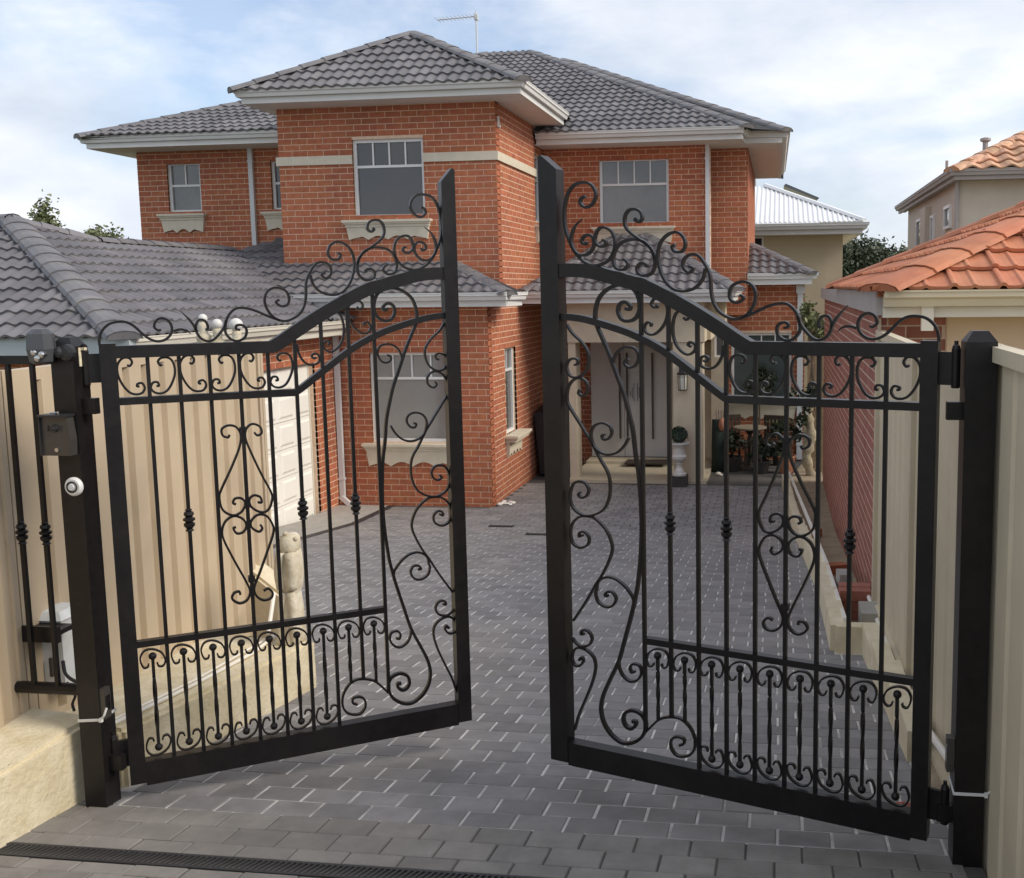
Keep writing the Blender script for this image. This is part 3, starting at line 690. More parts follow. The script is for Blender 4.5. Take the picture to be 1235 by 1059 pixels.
# ================================================================== THE GATES
# scrollwork of one leaf, in millimetres: along the leaf from its hinge, and up from its foot
CREST = [[(1330,2288),(1348,2281),(1353,2263),(1331,2246),(1300,2258),(1284,2292),(1299,2325),(1329,2340),(1374,2335),(1406,2304),(1423,2246),(1422,2174),(1400,2113),(1369,2064),(1328,2033),(1284,2025),(1239,2040),(1212,2072),(1204,2113),(1217,2149),(1244,2166),(1271,2165),(1288,2142),(1289,2113),(1269,2096),(1248,2100),(1245,2116),(1260,2120)],
 [(1346,2204),(1377,2178),(1394,2143),(1395,2107),(1376,2076),(1345,2064),(1314,2075),(1296,2104),(1302,2134),(1323,2142),(1344,2132),(1349,2115),(1334,2106),(1328,2117)],
 [(1172,2046),(1159,2040),(1151,2024),(1169,2007),(1196,2010),(1209,2025),(1213,2055),(1198,2090),(1168,2112),(1124,2118),(1085,2110),(1056,2086),(1040,2051),(1039,2016),(1054,1990),(1080,1982),(1106,1991),(1113,2014),(1096,2029),(1074,2025),(1074,2014)],
 [(1110,2197),(1118,2191),(1104,2182),(1089,2194),(1094,2217),(1113,2229),(1143,2228),(1161,2205),(1160,2170),(1137,2143),(1098,2116),(1066,2095),(1043,2068),(1037,2045)],
 [(954,2094),(967,2086),(954,2068),(926,2070),(913,2096),(926,2127),(954,2140),(989,2129),(1015,2101),(1025,2061),(1019,2015),(1000,1968),(965,1933),(921,1923),(876,1935),(845,1966),(834,2006)],
 [(898,2014),(882,2006),(898,1991),(920,2007),(921,2036),(898,2055),(863,2053),(833,2017),(815,1977),(811,1920),(799,1875),(771,1841),(723,1821),(680,1832),(651,1863),(639,1902),(648,1936),(675,1954),(705,1953),(732,1937),(740,1908),(730,1886),(705,1881),(685,1897),(699,1908)],
 [(698,1823),(651,1841),(603,1863),(562,1875),(522,1875),(493,1852),(478,1819),(475,1780),(498,1752),(527,1747),(553,1763),(559,1791),(544,1808),(521,1808),(518,1794),(533,1790)],
 [(479,1829),(471,1804),(453,1780),(427,1755),(402,1749),(377,1761),(362,1785),(360,1810),(372,1832),(393,1831),(405,1814),(405,1797),(396,1794)],
 [(303,1870),(328,1844),(350,1815),(362,1788)],
 [(339,1779),(322,1793),(297,1798),(272,1792)],
 [(226,1799),(214,1797),(201,1810),(208,1832),(229,1843),(254,1834),(267,1810),(263,1783),(243,1762),(214,1754),(185,1762),(156,1784),(128,1813),(100,1830),(68,1833),(35,1825),(9,1802),(-3,1774),(-6,1748)]]
LONG_S = [[(1164,1861),(1147,1857),(1144,1871),(1164,1885),(1187,1877),(1196,1850),(1181,1820),(1151,1812),(1121,1824),(1104,1856),(1107,1897),(1126,1930),(1163,1947),(1203,1948),(1244,1931),(1275,1904),(1291,1868),(1296,1826),(1287,1790),(1261,1736),(1238,1688),(1221,1646),(1202,1598),(1175,1532),(1153,1454),(1138,1388),(1128,1299),(1115,1220),(1108,1129),(1105,1024),(1110,911),(1122,803),(1130,757),(1150,674),(1182,564),(1214,460),(1255,375),(1287,304),(1298,245),(1285,188),(1250,144),(1204,121),(1157,129),(1114,162),(1096,209),(1106,246),(1132,263),(1163,263),(1190,245),(1196,215),(1183,193),(1160,188),(1142,204),(1142,220),(1157,219)]]
SIDE = [[(1095,187),(1064,222),(1034,250),(989,267),(945,268),(908,243),(887,205),(885,163),(901,132),(931,116),(964,116),(986,140),(986,172),(964,191),(934,189),(931,169),(951,158)],
 [(1214,453),(1209,425),(1192,399),(1161,384),(1131,395),(1113,426),(1122,455),(1149,458),(1163,442),(1157,423),(1142,427)],
 [(1221,1646),(1214,1673),(1197,1698),(1166,1713),(1126,1708),(1110,1678),(1123,1645),(1147,1635),(1167,1644),(1169,1659),(1153,1668)],
 [(1424,1798),(1400,1765),(1358,1729),(1331,1692),(1328,1650),(1346,1612),(1382,1591),(1414,1598),(1428,1629),(1420,1654),(1398,1665),(1377,1660),(1378,1644),(1392,1639)],
 [(1369,1545),(1376,1530),(1359,1519),(1335,1536),(1337,1570),(1365,1588),(1397,1581),(1420,1555),(1429,1517),(1424,1483),(1393,1437),(1358,1389),(1351,1378),(1317,1331),(1283,1271),(1252,1223),(1241,1174),(1247,1117),(1272,1071),(1315,1046),(1358,1039),(1401,1057),(1422,1091),(1422,1129),(1407,1163),(1384,1176),(1355,1172),(1338,1148),(1346,1122),(1367,1111),(1385,1122),(1374,1133)],
 [(1262,1370),(1274,1365),(1267,1351),(1247,1354),(1231,1377),(1239,1404),(1270,1415),(1305,1404),(1323,1375),(1320,1344),(1307,1316),(1275,1296),(1241,1292),(1206,1304),(1175,1333),(1156,1365)],
 [(1368,958),(1385,952),(1381,968),(1359,972),(1340,951),(1346,922),(1379,906),(1414,921),(1425,962),(1413,1005),(1380,1032),(1340,1038),(1308,1030),(1267,996),(1243,954),(1236,911),(1255,858),(1284,804),(1313,762),(1328,736),(1367,674),(1419,599)],
 [(1257,722),(1271,723),(1262,738),(1237,739),(1222,714),(1238,684),(1269,676),(1304,693),(1314,727),(1310,739),(1302,773),(1270,796),(1228,797),(1186,774),(1156,742),(1145,723),(1142,689)],
 [(1370,550),(1384,548),(1379,563),(1354,565),(1334,539),(1347,508),(1383,496),(1411,508),(1427,526)],
 [(1384,443),(1394,438),(1384,450),(1376,435),(1393,413),(1419,414),(1429,442),(1418,475),(1391,490),(1351,479),(1324,450),(1321,408),(1338,347),(1372,268),(1401,204),(1423,134)]]
HEART = [[(567,1375),(579,1362),(597,1371),(591,1397),(560,1410),(535,1391),(530,1353),(550,1292),(590,1194),(620,1131),(626,1095),(608,1053),(576,1045),(540,1068),(531,1099),(549,1117),(576,1108),(581,1086),(565,1087)],
 [(467,1372),(459,1362),(439,1371),(437,1397),(463,1410),(494,1402),(511,1371),(504,1321),(466,1238),(422,1156),(411,1122),(421,1070),(460,1043),(496,1054),(514,1086),(500,1109),(474,1111),(464,1094),(476,1087)],
 [(571,993),(578,976),(562,965),(535,985),(534,1012),(562,1035),(598,1027),(621,990),(623,954),(593,877),(557,793),(531,734),(538,698),(565,676),(597,680),(606,702),(588,722),(569,715)],
 [(471,994),(460,989),(473,967),(500,971),(513,996),(500,1024),(465,1040),(430,1022),(414,985),(420,941),(459,849),(498,765),(513,719),(498,685),(466,676),(438,698),(447,721),(468,725),(472,711)]]
BAND = [[(222,1665),(214,1661),(206,1676),(220,1690),(247,1689),(264,1669),(268,1630),(255,1592),(235,1563),(210,1552),(186,1557),(173,1575),(182,1595),(199,1596),(204,1583),(194,1581)],
 [(90,1667),(100,1663),(109,1678),(98,1694),(74,1693),(55,1669),(54,1631),(68,1593),(91,1563),(114,1553),(138,1557),(150,1576),(141,1595),(124,1593),(122,1584),(131,1583)],
 [(1033,1874),(1029,1865),(1045,1865),(1054,1879),(1038,1897),(1006,1891),(988,1862),(992,1821),(1013,1786),(1046,1762),(1075,1768),(1085,1788),(1072,1808),(1055,1803),(1059,1793)],
 [(922,1826),(910,1818),(897,1833),(910,1853),(935,1855),(958,1833),(967,1786),(959,1739),(936,1705),(905,1689),(879,1703),(876,1726),(895,1736),(904,1726),(893,1719)],
 [(843,1669),(831,1665),(823,1677),(837,1685),(853,1676),(853,1650),(821,1638),(790,1652),(769,1687),(762,1727)]]
OMEGA = [(365,488),(371,475),(388,474),(397,494),(384,523),(350,540),(317,536),(301,510),(311,478),(327,477),(332,488)]
om = lambda b: 537-(541-b)*1.12
BARS = [1.098, .984, .867, .753, .639, .522, .403, .286, .167]
PICK = [1.042, .927, .814, .699, .581, .464, .348, .230, .109]
YV = Vector((0, 1, 0))
def rect(w, d): return [(-d/2, -w/2), (d/2, -w/2), (d/2, w/2), (-d/2, w/2)]
def gate_leaf(label, p0, p1, ks, W, st_in, hinge_sign):
    ang = math.atan2(p1[1]-p0[1], p1[0]-p0[0])
    t = thing('gate_leaf', label, 'gate', (p0[0], p0[1], .06), ang, 'pair of wrought iron driveway gates')
    bw = lambda n, mb, m_='gate_black', sm=False, par=None: build(n, mb, m_, par or t, local=True, smooth=sm)
    def scroll(pts, w=.0085, d=.016, taper=0, name='scroll'):
        q = catmull([(a*.001*ks, 0, b*.001) for a, b in pts], 5); n = len(q); sc = None
        sc = [1]*n
        for i in range(min(taper, n)): sc[i] = .25+.75*i/taper
        # flat bar: thin in the leaf's plane, deep across it; the blob at a coil's eye
        mb = MB(); path = q
        prof = [(-w/2, -d/2), (w/2, -d/2), (w/2, d/2), (-w/2, d/2)]
        mb.sweep(path, prof, YV, scale=sc); bw(name, mb)
    # frame
    mb = MB(); mb.prism([(st_in, 0), (W, 0), (W, 2.445), (W-.012, 2.452), (st_in, 2.395)], 'y', -.03, .03); bw('closing_stile', mb)
    mb = MB(); mb.box(-.008, .05, -.027, .027, 0, 1.752); bw('hinge_stile', mb)
    mb = MB(); mb.box(.05, st_in, -.0265, .0265, -.012, .086); bw('bottom_rail', mb)
    top = [(1.46, 2.008), (1.38, 2.008), (1.30, 2.0), (1.186, 1.972), (1.075, 1.943), (.978, 1.899), (.883, 1.851), (.79, 1.797), (.70, 1.741), (.658, 1.7175)]
    q = catmull([(min(a*ks, st_in+.005), 0, b) for a, b in top], 4)
    mb = MB(); mb.sweep(q, [(-.026, -.026), (.026, -.026), (.026, .026), (-.026, .026)], YV); bw('arched_top_rail', mb)
    mb = MB(); mb.prism([(.05, 1.695), (.668*ks, 1.695), (.662*ks, 1.742), (.05, 1.742)], 'y', -.0255, .0255); bw('top_rail', mb)
    arc = [(1.46, 1.829), (1.37, 1.824), (1.30, 1.811), (1.165, 1.774), (1.092, 1.746), (1.014, 1.709), (.937, 1.66), (.861, 1.607), (.774, 1.546), (.745, 1.529)]
    q = catmull([(min(a*ks, st_in+.005), 0, b) for a, b in arc], 4)
    mb = MB(); mb.sweep(q, [(-.013, -.02), (.013, -.02), (.013, .02), (-.013, .02)], YV); bw('arched_rail', mb)
    mb = MB(); mb.box(.05, .752*ks, -.0205, .0205, 1.515, 1.543); bw('middle_rail', mb)
    mb = MB(); mb.box(.05, 1.092*ks, -.016, .016, .552, .577); bw('lower_rail', mb)
    # bars
    def zt(s):
        for (a, za), (b, zb) in zip(top, top[1:]):
            if b <= s <= a: return zb+(za-zb)*(s-b)/(a-b)
        return 1.70
    for i, s in enumerate(BARS):
        x = s*ks; z0 = .08
        if i == 0: z0 = .188
        if i == 1: z0 = .265
        mb = MB(); h = .0072; mb.box(x-h, x+h, -h, h, z0, zt(s)); b_ = bw('bar', mb)
        if i in (1, 3, 7):
            k = MB(); k.lathe((x, 0, 1.04), [(.011, -.045), (.017, -.042), (.011, -.034), (.021, -.022), (.021, -.012), (.013, -.006), (.023, 0), (.023, .008), (.013, .014), (.020, .024), (.017, .034), (.010, .038), (.014, .043), (.009, .047)], 10)
            bw('collar', k, par=b_)
    for i, s in enumerate(PICK):
        x = s*ks; z0 = .13 if i > 1 else (.247, .257)[i]; mb = MB(); n = 26; vs_ = []; h = .0085
        for j in range(n+1):
            z = z0+(.500-z0)*j/n; a = math.pi/4+(j-5)*.2094 if 5 < j < 21 else math.pi/4
            vs_ += [(x+h*math.cos(a+c*math.pi/2), h*math.sin(a+c*math.pi/2), z) for c in range(4)]
        fs = [(j*4+c, j*4+(c+1) % 4, j*4+4+(c+1) % 4, j*4+4+c) for j in range(n) for c in range(4)]+[(3,2,1,0), (4*n, 4*n+1, 4*n+2, 4*n+3)]
        mb.add(vs_, fs); mb.sphere((x, 0, .507), .0155, 10)
        if i > 1: mb.sphere((x, 0, .129), .0155, 10)
        bw('twisted_picket', mb)
        scroll([(a-349+s*1000, om(b)) for a, b in OMEGA], .0062, .014)
        if i > 1: scroll([(a-349+s*1000, 634-om(b)) for a, b in OMEGA], .0062, .014)
    for k, pts in enumerate(CREST): scroll(pts, .0095, .018, taper=(8 if k in (1, 8, 9) else 0))
    for pts in LONG_S: scroll(pts, .0125, .018)
    for pts in SIDE: scroll(pts)
    for pts in HEART: scroll(pts)
    for c in (0, 236, 472):
        for pts in BAND[:2]: scroll([(a+c, b) for a, b in pts])
    for pts in BAND[2:]: scroll(pts)
    for z, h in ((1.52, .02), (.93, .02), (1.04, .018), (.79, .022)):
        if z == .93: continue
        mb = MB(); x = .522*ks; mb.box(x-.013, x+.013, -.013, .013, (1.385, .99, 1.07, .76)[[1.52, .93, 1.04, .79].index(z)], (1.40, 1.01, 1.085, .785)[[1.52, .93, 1.04, .79].index(z)]); bw('clasp', mb)
    # hinges on the hinge stile
    for z in (1.66, .13):
        mb = MB(); mb.lathe((-.062*ks, 0, z), [(.013, -.065), (.015, -.06), (.015, .065), (.013, .07), (.012, .075), (.007, .08), (.007, .092)], 10); mb.box(-.062*ks, -.006, -.008, .008, z-.055, z+.055); bw('hinge', mb)
    return t
gate_leaf('wrought iron gate leaf at the stone ledge, standing open before the garage door', (-2.55, 3.69), (-1.391, 4.46), .937, 1.392, 1.332, 1)
gate_leaf('wrought iron gate leaf beside the cream fence, standing open before the front porch', (.519, 3.624), (-.924, 4.115), 1.0, 1.523, 1.442, -1)
def gate_post(label, u, v, h, br_dir, w):
    t = thing('gate_post', label, 'gate post', (u, v, 0), group='gate posts')
    mb = MB(); P = lambda s, z: [(u-s, v-s, z), (u+s, v-s, z), (u+s, v+s, z), (u-s, v+s, z)]
    mb.add(P(w, -.12)+P(w, h-.035)+P(w-.025, h), [(0,1,5,4),(1,2,6,5),(2,3,7,6),(3,0,4,7),(4,5,9,8),(5,6,10,9),(6,7,11,10),(7,4,8,11),(8,9,10,11)]); build('shaft', mb, 'gate_black', t)
    for z in (1.58, .17):
        mb = MB(); x0, x1 = sorted((u+br_dir*(w-.004), u+br_dir*.10)); mb.box(x0, x1, v-.015, v+.015, z-.03, z+.03); build('hinge_bracket', mb, 'gate_black', t)
    return t
LPU, LPV, RPU, RPV = -2.648, 3.640, .650, 3.60
pl = gate_post('black steel gate post by the limestone ledge, carrying the intercom', LPU, LPV, 1.84, 1, .045)
prr = gate_post('black steel gate post in front of the cream fence', RPU, RPV, 1.845, -1, .05)
# ---- things fixed to the posts
def cable_tie(u, v, z, tilt, s):
    mb = MB(); q = [(u-s, v-s, z), (u+s, v-s, z+tilt), (u+s, v+s, z+tilt*1.5), (u-s, v+s, z+.01), (u-s, v-s, z)]
    mb.sweep(q, [(-.0018, -.005), (.0018, -.005), (.0018, .005), (-.0018, .005)]); mb.box(u+s-.004, u+s+.008, v-s-.006, v-s+.006, z+tilt-.008, z+tilt+.008)
    mb.sweep([(u+s, v-s, z+tilt), (u+s+.02, v-s-.005, z+tilt+.02), (u+s+.03, v-s, z+tilt+.05)], [(-.0015, -.004), (.0015, -.004), (.0015, .004), (-.0015, .004)])
    return build('cable_tie', mb, 'white_plastic')
tag(cable_tie(LPU, LPV, .352, .008, .0475), 'white cable tie round the post by the limestone ledge', 'cable tie', 'cable ties on the gate posts')
tag(cable_tie(RPU, RPV, .265, .0, .0525), 'white cable tie round the post by the cream fence', 'cable tie', 'cable ties on the gate posts')
yf = LPV-.045
t = thing('intercom', 'grey metal intercom panel on the gate post', 'intercom', (-2.665, yf, 1.40))
mb = MB(); mb.prism([(-2.722, 1.402), (-2.612, 1.402), (-2.608, 1.46), (-2.618, 1.548), (-2.722, 1.548)], 'y', yf-.040, yf-.001); build('case', mb, 'plate_grey', t)
mb = MB(); mb.box(-2.728, -2.612, yf-.055, yf, 1.548, 1.556); mb.box(-2.728, -2.722, yf-.05, yf, 1.402, 1.548); build('hood', mb, 'plastic_black', t)
mb = MB(); mb.lathe((-2.668, yf-.044, 1.505), [(.013, -.006), (.015, .004), (.001, .005)], 14, axis='y'); mb.sphere((-2.668, yf-.05, 1.505), .006, 8); build('camera_lens', mb, 'plastic_black', t)
for dx_ in (-.026, .026):
    mb = MB(); mb.box(-2.668+dx_-.003, -2.668+dx_+.003, yf-.043, yf-.039, 1.495, 1.515); build('speaker_slot', mb, 'plastic_black', t)
mb = MB(); mb.lathe((-2.662, yf-.043, 1.425), [(.008, -.005), (.008, .004)], 14, axis='y'); build('call_button', mb, 'chrome', t)
mb = MB(); mb.tube([(-2.69, yf-.03, 1.562), (-2.655, yf-.03, 1.563)], .003, 6); mb.box(-2.657, -2.652, yf-.034, yf-.026, 1.556, 1.568); build('top_screw', mb, 'chrome', t)
t = thing('push_button', 'round white push button below the intercom', 'button', (-2.634, yf, 1.245))
mb = MB(); mb.lathe((-2.634, yf, 1.279), [(.036, -.0), (.036, -.008), (.030, -.016), (.001, -.017)], 24, axis='y'); build('bezel', mb, 'white_plastic', t)
mb = MB(); mb.lathe((-2.634, yf, 1.279), [(.0225, -.0165), (.0225, -.0195), (.019, -.020), (.019, -.0165)], 24, axis='y'); build('ring_mark', mb, 'plate_grey', t)
mb = MB(); mb.lathe((-2.634, yf, 1.279), [(.013, -.0165), (.012, -.024), (.001, -.025)], 20, axis='y'); build('button', mb, 'box_white', t)
t = thing('security_light', 'dark grey faceted sensor light with three lamps on the gate post', 'security light', (-2.70, 3.56, 1.74))
mb = MB(); c = Vector((-2.700, 3.56, 1.812)); k = 8
prof = [(.026, .062), (.046, .044), (.050, -.012), (.042, -.058), (.030, -.066)]
mb.lathe(c, [(r, z) for r, z in prof], 8); build('housing', mb, 'housing_grey', t)
for dx_, dz_ in ((.000, -.022), (.030, -.030), (.012, -.044)):
    mb = MB(); mb.lathe((c.x+dx_, c.y-.036, c.z+dz_), [(.012, .01), (.0125, -.008), (.009, -.012), (.001, -.013)], 12, axis='y'); build('lamp', mb, 'chrome', t)
mb = MB(); mb.tube([(-2.66, 3.57, 1.785), (-2.60, 3.61, 1.79)], .012, 8); mb.sphere((-2.642, 3.58, 1.785), .022, 10); mb.lathe((-2.615, yf-.002, 1.785), [(.032, -.0), (.030, -.018), (.015, -.024)], 12, axis='y'); build('ball_joint', mb, 'plastic_black', t)
# small brass padlock plate on top of the hinge side
mb = MB(); mb.box(-2.607, -2.601, 3.63, 3.665, 1.73, 1.80); mb.box(-2.607, -2.585, 3.64, 3.655, 1.79, 1.80)
tag(build('hinge_plate', mb, 'limestone'), 'small brass plate on the side of the intercom post', 'plate')
# grey junction box low on each post
for (u, v, z, lb) in ((LPU+.052, LPV-.02, .36, 'slim grey sensor box low on the post by the limestone ledge'), (RPU-.065, RPV-.03, .34, 'slim grey sensor box low on the post by the cream fence')):
    mb = MB(); mb.box(u-.012, u+.012, v-.02, v+.02, z, z+.12); mb.box(u-.013, u+.013, v-.015, v+.015, z+.03, z+.09, 1)
    tag(build('gate_sensor', mb, ['plate_grey', 'chrome']), lb, 'sensor', 'gate sensors')
# ---- fixed side panel between the post and the tan fence
t = thing('side_panel', 'black barred steel panel between gate post and tan fence', 'railing', (-2.85, 3.69, .42))
mb = MB(); mb.box(-3.06, LPU-.05, 3.675, 3.71, 1.735, 1.768); build('top_rail', mb, 'gate_black', t)
mb = MB(); mb.tube([(-3.06, 3.70, .435), (LPU-.04, 3.70, .435)], .024, 10); mb.lathe((-3.055, 3.70, .435), [(.05, 0), (.05, .012), (.03, .016)], 12, axis='x'); build('bottom_rail', mb, 'gate_black', t)
for u0 in (-3.05, -2.948, -2.845):
    mb = MB(); h = .008; mb.box(u0-h, u0+h, 3.692-h, 3.692+h, .44, 1.736); b_ = build('bar', mb, 'gate_black', t)
    if u0 > -3.0:
        k = MB(); k.lathe((u0, 3.692, 1.07), [(.011, -.045), (.017, -.042), (.011, -.034), (.021, -.022), (.021, -.012), (.013, -.006), (.023, 0), (.023, .008), (.013, .014), (.020, .024), (.017, .034), (.010, .038), (.014, .043), (.009, .047)], 10); build('collar', k, 'gate_black', b_)
t = thing('control_box', 'pale grey gate motor box behind the side bars', 'box', (-3.04, 3.95, .36))
mb = MB(); mb.box(-3.15, -2.94, 3.86, 4.02, .36, .66); build('cabinet', mb, 'box_white', t)
mb = MB(); mb.add([(-3.16, 3.85, .66), (-2.93, 3.85, .66), (-2.93, 4.03, .66), (-3.16, 4.03, .66), (-3.13, 3.88, .69), (-2.96, 3.88, .69), (-2.96, 4.01, .69), (-3.13, 4.01, .69)], [(0,3,2,1),(4,5,6,7),(0,1,5,4),(1,2,6,5),(2,3,7,6),(3,0,4,7)]); build('lid', mb, 'box_white', t)
for dx_ in (-.05, .05):
    mb = MB(); mb.box(-3.045+dx_-.006, -3.045+dx_+.006, 3.850, 3.861, .42, .50); build('latch', mb, 'plate_grey', t)
mb = MB(); mb.box(-3.045, -2.86, 3.735, 3.75, .61, .675); mb.box(-3.03, -2.88, 3.75, 3.86, .63, .65); tag(build('mounting_strap', mb, 'gate_black'), 'black steel strap in front of the pale motor box', 'strap')
mb = MB(); mb.tube(catmull([(-2.86, 3.75, .53), (-2.83, 3.72, .49), (-2.78, 3.70, .47), (-2.72, 3.68, .47)], 4), .007, 6); mb.tube(catmull([(-2.85, 3.75, .44), (-2.84, 3.78, .38), (-2.87, 3.80, .33), (-2.85, 3.78, .31)], 4), .006, 6)
tag(build('cable', mb, 'plastic_black'), 'black cable looping from the motor box to the post', 'cable')

# ================================================================== FENCES AND RETAINING WALLS
def fence(label, a, b, top, bot, matname, period=.19, post_at=(), wash=.0, panels=1, depth=.022, group=None, side=1):
    """profiled steel fence from a to b; every sheet between two posts is a part"""
    a, b = Vector((a[0], a[1], 0)), Vector((b[0], b[1], 0)); d = (b-a); ln = d.length; t_ = d.normalized(); nn = Vector((t_.y, -t_.x, 0))*side
    T = thing('steel_fence', label, 'fence', (a.x, a.y, bot(0)), group=group)
    zt = top if callable(top) else (lambda s: top)
    for p in range(panels):
        s0, s1 = ln*p/panels, ln*(p+1)/panels; tp = zt((s0+s1)/2)
        mb = MB(); s = s0+.02; pts = []
        while s < s1-.02:
            for ds, o in ((0, depth), (period*.64, depth), (period*.72, 0), (period*.92, 0)):
                if s+ds < s1-.02: pts.append((s+ds, o))
            s += period
        pts.append((s1-.02, depth)); n = len(pts); vs_ = []
        for zf in (lambda s: bot(s)+.03, lambda s: tp-.02):
            for off in (0, -.003): vs_ += [a+t_*q[0]+nn*(q[1]+off)+Vector((0,0,zf(q[0]))) for q in pts]
        fs = [(i, i+1, 2*n+i+1, 2*n+i) for i in range(n-1)]+[(n+i, 3*n+i, 3*n+i+1, n+i+1) for i in range(n-1)]
        mb.add(vs_, fs); build('sheet', mb, matname, T, fix=False)
        for zz, hh, nm in ((tp-.045, .05, 'top_rail'), (None, .05, 'bottom_rail')):
            mb = MB(); q0 = a+t_*(s0+.012)+nn*.005; q1 = a+t_*(s1-.012)+nn*.005
            q0.z = (zz if zz is not None else bot(s0)); q1.z = (zz if zz is not None else bot(s1))
            mb.sweep([q0, q1], [(-.028, 0), (.028, 0), (.028, hh), (-.028, hh)]); build(nm, mb, matname, T)
    for p in range(panels+1):
        s = ln*p/panels; q = a+t_*s+nn*.005; mb = MB(); tp = max(zt(max(0, s-.2)), zt(min(ln, s+.2)))
        for o in (-.022, .022):
            mb.obox(q+t_*o+Vector((0,0,(bot(s)-.1+tp+.006)/2)), t_*.018, nn*.03, Vector((0,0,(tp+.006-bot(s)+.1)/2)))
        build('post', mb, matname, T)
    return T
# tan fence beside the open left leaf
FA, FB = (-2.85, 1.5), (-3.285, 6.27)
fence('tan profiled steel fence behind the gate leaf nearest the garage', (-3.06, 3.80), FB, 1.695, lambda s: .22-.17*s if s < 2.2 else -.15-.02*(s-2.2), 'fence_tan', period=.175, panels=1, depth=.034)
fence('tan steel fence running on from the post towards the street, past the stone ledge', FA, (-3.055, 3.74), 1.70, lambda s: .27, 'fence_tan', period=.165, panels=1)
# cream fence on the other side
fence('tall cream profiled steel fence beside the gate post nearest the porch', (.735, -.4), (.715, 3.69), 1.79, lambda s: -.05+.11*(3.6-s), 'fence_cream', period=.24, panels=2, side=-1, depth=.009, group='cream fence along the drive')
fence('lower cream steel fence running from the gate post to the neighbouring brick wall', (.712, 3.72), (.672, 7.22), 1.69, lambda s: -.06-.04*s, 'fence_cream', period=.24, panels=2, side=-1, depth=.009, group='cream fence along the drive')
def stone_wall(label, corners, tops, z0, matname='limestone', name='retaining_wall', seg=9, seed=1):
    """cut limestone: an outline in plan, tops at its corners, faces slightly uneven"""
    bm = bmesh.new(); n = len(corners)
    lo = [bm.verts.new((c[0], c[1], z)) for c, z in zip(corners, z0)]; hi = [bm.verts.new((c[0], c[1], z)) for c, z in zip(corners, tops)]
    bm.faces.new(lo[::-1]); bm.faces.new(hi)
    for i in range(n): bm.faces.new((lo[i], lo[(i+1) % n], hi[(i+1) % n], hi[i]))
    bmesh.ops.recalc_face_normals(bm, faces=bm.faces)
    bmesh.ops.bevel(bm, geom=[e for e in bm.edges], offset=.018, segments=2, affect='EDGES')
    bmesh.ops.subdivide_edges(bm, edges=[e for e in bm.edges if e.calc_length() > .12], cuts=seg, use_grid_fill=True)
    rr = random.Random(seed)
    from mathutils import noise
    for v in bm.verts: v.co += Vector(noise.noise_vector(v.co*5+Vector((seed*7, 0, 0))))*.006+Vector(noise.noise_vector(v.co*22))*.002
    mb = MB(); bm.verts.index_update(); mb.add([v.co[:] for v in bm.verts], [tuple(v.index for v in f.verts) for f in bm.faces]); bm.free()
    return tag(build(name, mb, matname, smooth=38), label, 'retaining wall')
stone_wall('limestone ledge in front of the tan fence, beside the gate post', [(-2.76, 2.2), (-2.74, 3.62), (-2.72, 3.75), (-3.30, 3.80), (-3.2, 2.2)], [.30, .305, .31, .33, .31], [-.0, -.12, -.14, -.14, .0], seed=2)
stone_wall('low limestone retaining wall inside the gate, under the tan fence', [(-2.66, 3.80), (-2.60, 4.6), (-2.55, 5.38), (-3.30, 5.40), (-3.2, 3.8)], [.23, .155, .075, .075, .23], [-.15, -.25, -.35, -.35, -.15], seed=4)
stone_wall('pale sloping limestone block at the end of the tan fence', [(-3.34, 5.98), (-2.98, 5.90), (-2.96, 6.1), (-3.38, 6.22)], [.36, .14, .13, .36], [-.5, -.5, -.6, -.6], 'limestone_pale', seed=5)
# white conduit lying on the low wall
mb = MB(); mb.tube([(-2.70, 3.78, .252), (-2.70, 4.4, .185), (-2.72, 5.0, .127), (-2.78, 5.36, .095)], .009, 8); mb.tube([(-2.735, 3.78, .25), (-2.745, 4.5, .172), (-2.80, 5.38, .092)], .006, 8); mb.tube([(-3.0, 5.80, .20), (-2.84, 5.40, .095)], .012, 8)
tag(build('conduit', mb, 'conduit'), 'white plastic conduit lying along the low limestone wall', 'pipe')

# ================================================================== STATUE AND FINIALS
t = thing('animal_statue', 'weathered cream stone seated animal statue, seen from behind, on the low limestone wall', 'statue', (-2.64, 5.30, .08))
def blob(name, c, rings, k=14, flat=1.0):
    mb = MB(); vs_ = []
    for (z, rx, ry, oy) in rings: vs_ += [(c[0]+rx*math.cos(2*math.pi*i/k)*(1-.06*math.cos(6*math.pi*i/k)), c[1]+oy+ry*math.sin(2*math.pi*i/k), c[2]+z) for i in range(k)]
    n = len(rings); fs = [(i*k+j, i*k+(j+1) % k, (i+1)*k+(j+1) % k, (i+1)*k+j) for i in range(n-1) for j in range(k)]+[tuple(range(k))[::-1], tuple(range((n-1)*k, n*k))]
    mb.add(vs_, fs); return mb
c = (-2.64, 5.30, .07)
mb = blob('body', c, [(0, .060, .09, 0), (.05, .064, .09, 0), (.14, .062, .08, 0), (.23, .060, .07, 0), (.29, .054, .058, .0), (.305, .053, .055, .0), (.33, .064, .066, 0), (.40, .071, .072, 0), (.46, .069, .068, .005), (.51, .063, .062, .01), (.54, .056, .058, .015)])
for s in (-1, 1):
    mb.tube(catmull([(c[0]+s*.035, c[1]-.06, c[2]+.02), (c[0]+s*.042, c[1]-.065, c[2]+.14), (c[0]+s*.03, c[1]-.05, c[2]+.25), (c[0]+s*.014, c[1]-.045, c[2]+.31)], 4), .026, 8)
    mb.tube(catmull([(c[0]+s*.028, c[1]-.05, c[2]+.33), (c[0]+s*.036, c[1]-.055, c[2]+.42), (c[0]+s*.026, c[1]-.05, c[2]+.53)], 4), .029, 8)
build('body', mb, 'statue_stone', t, smooth=True)
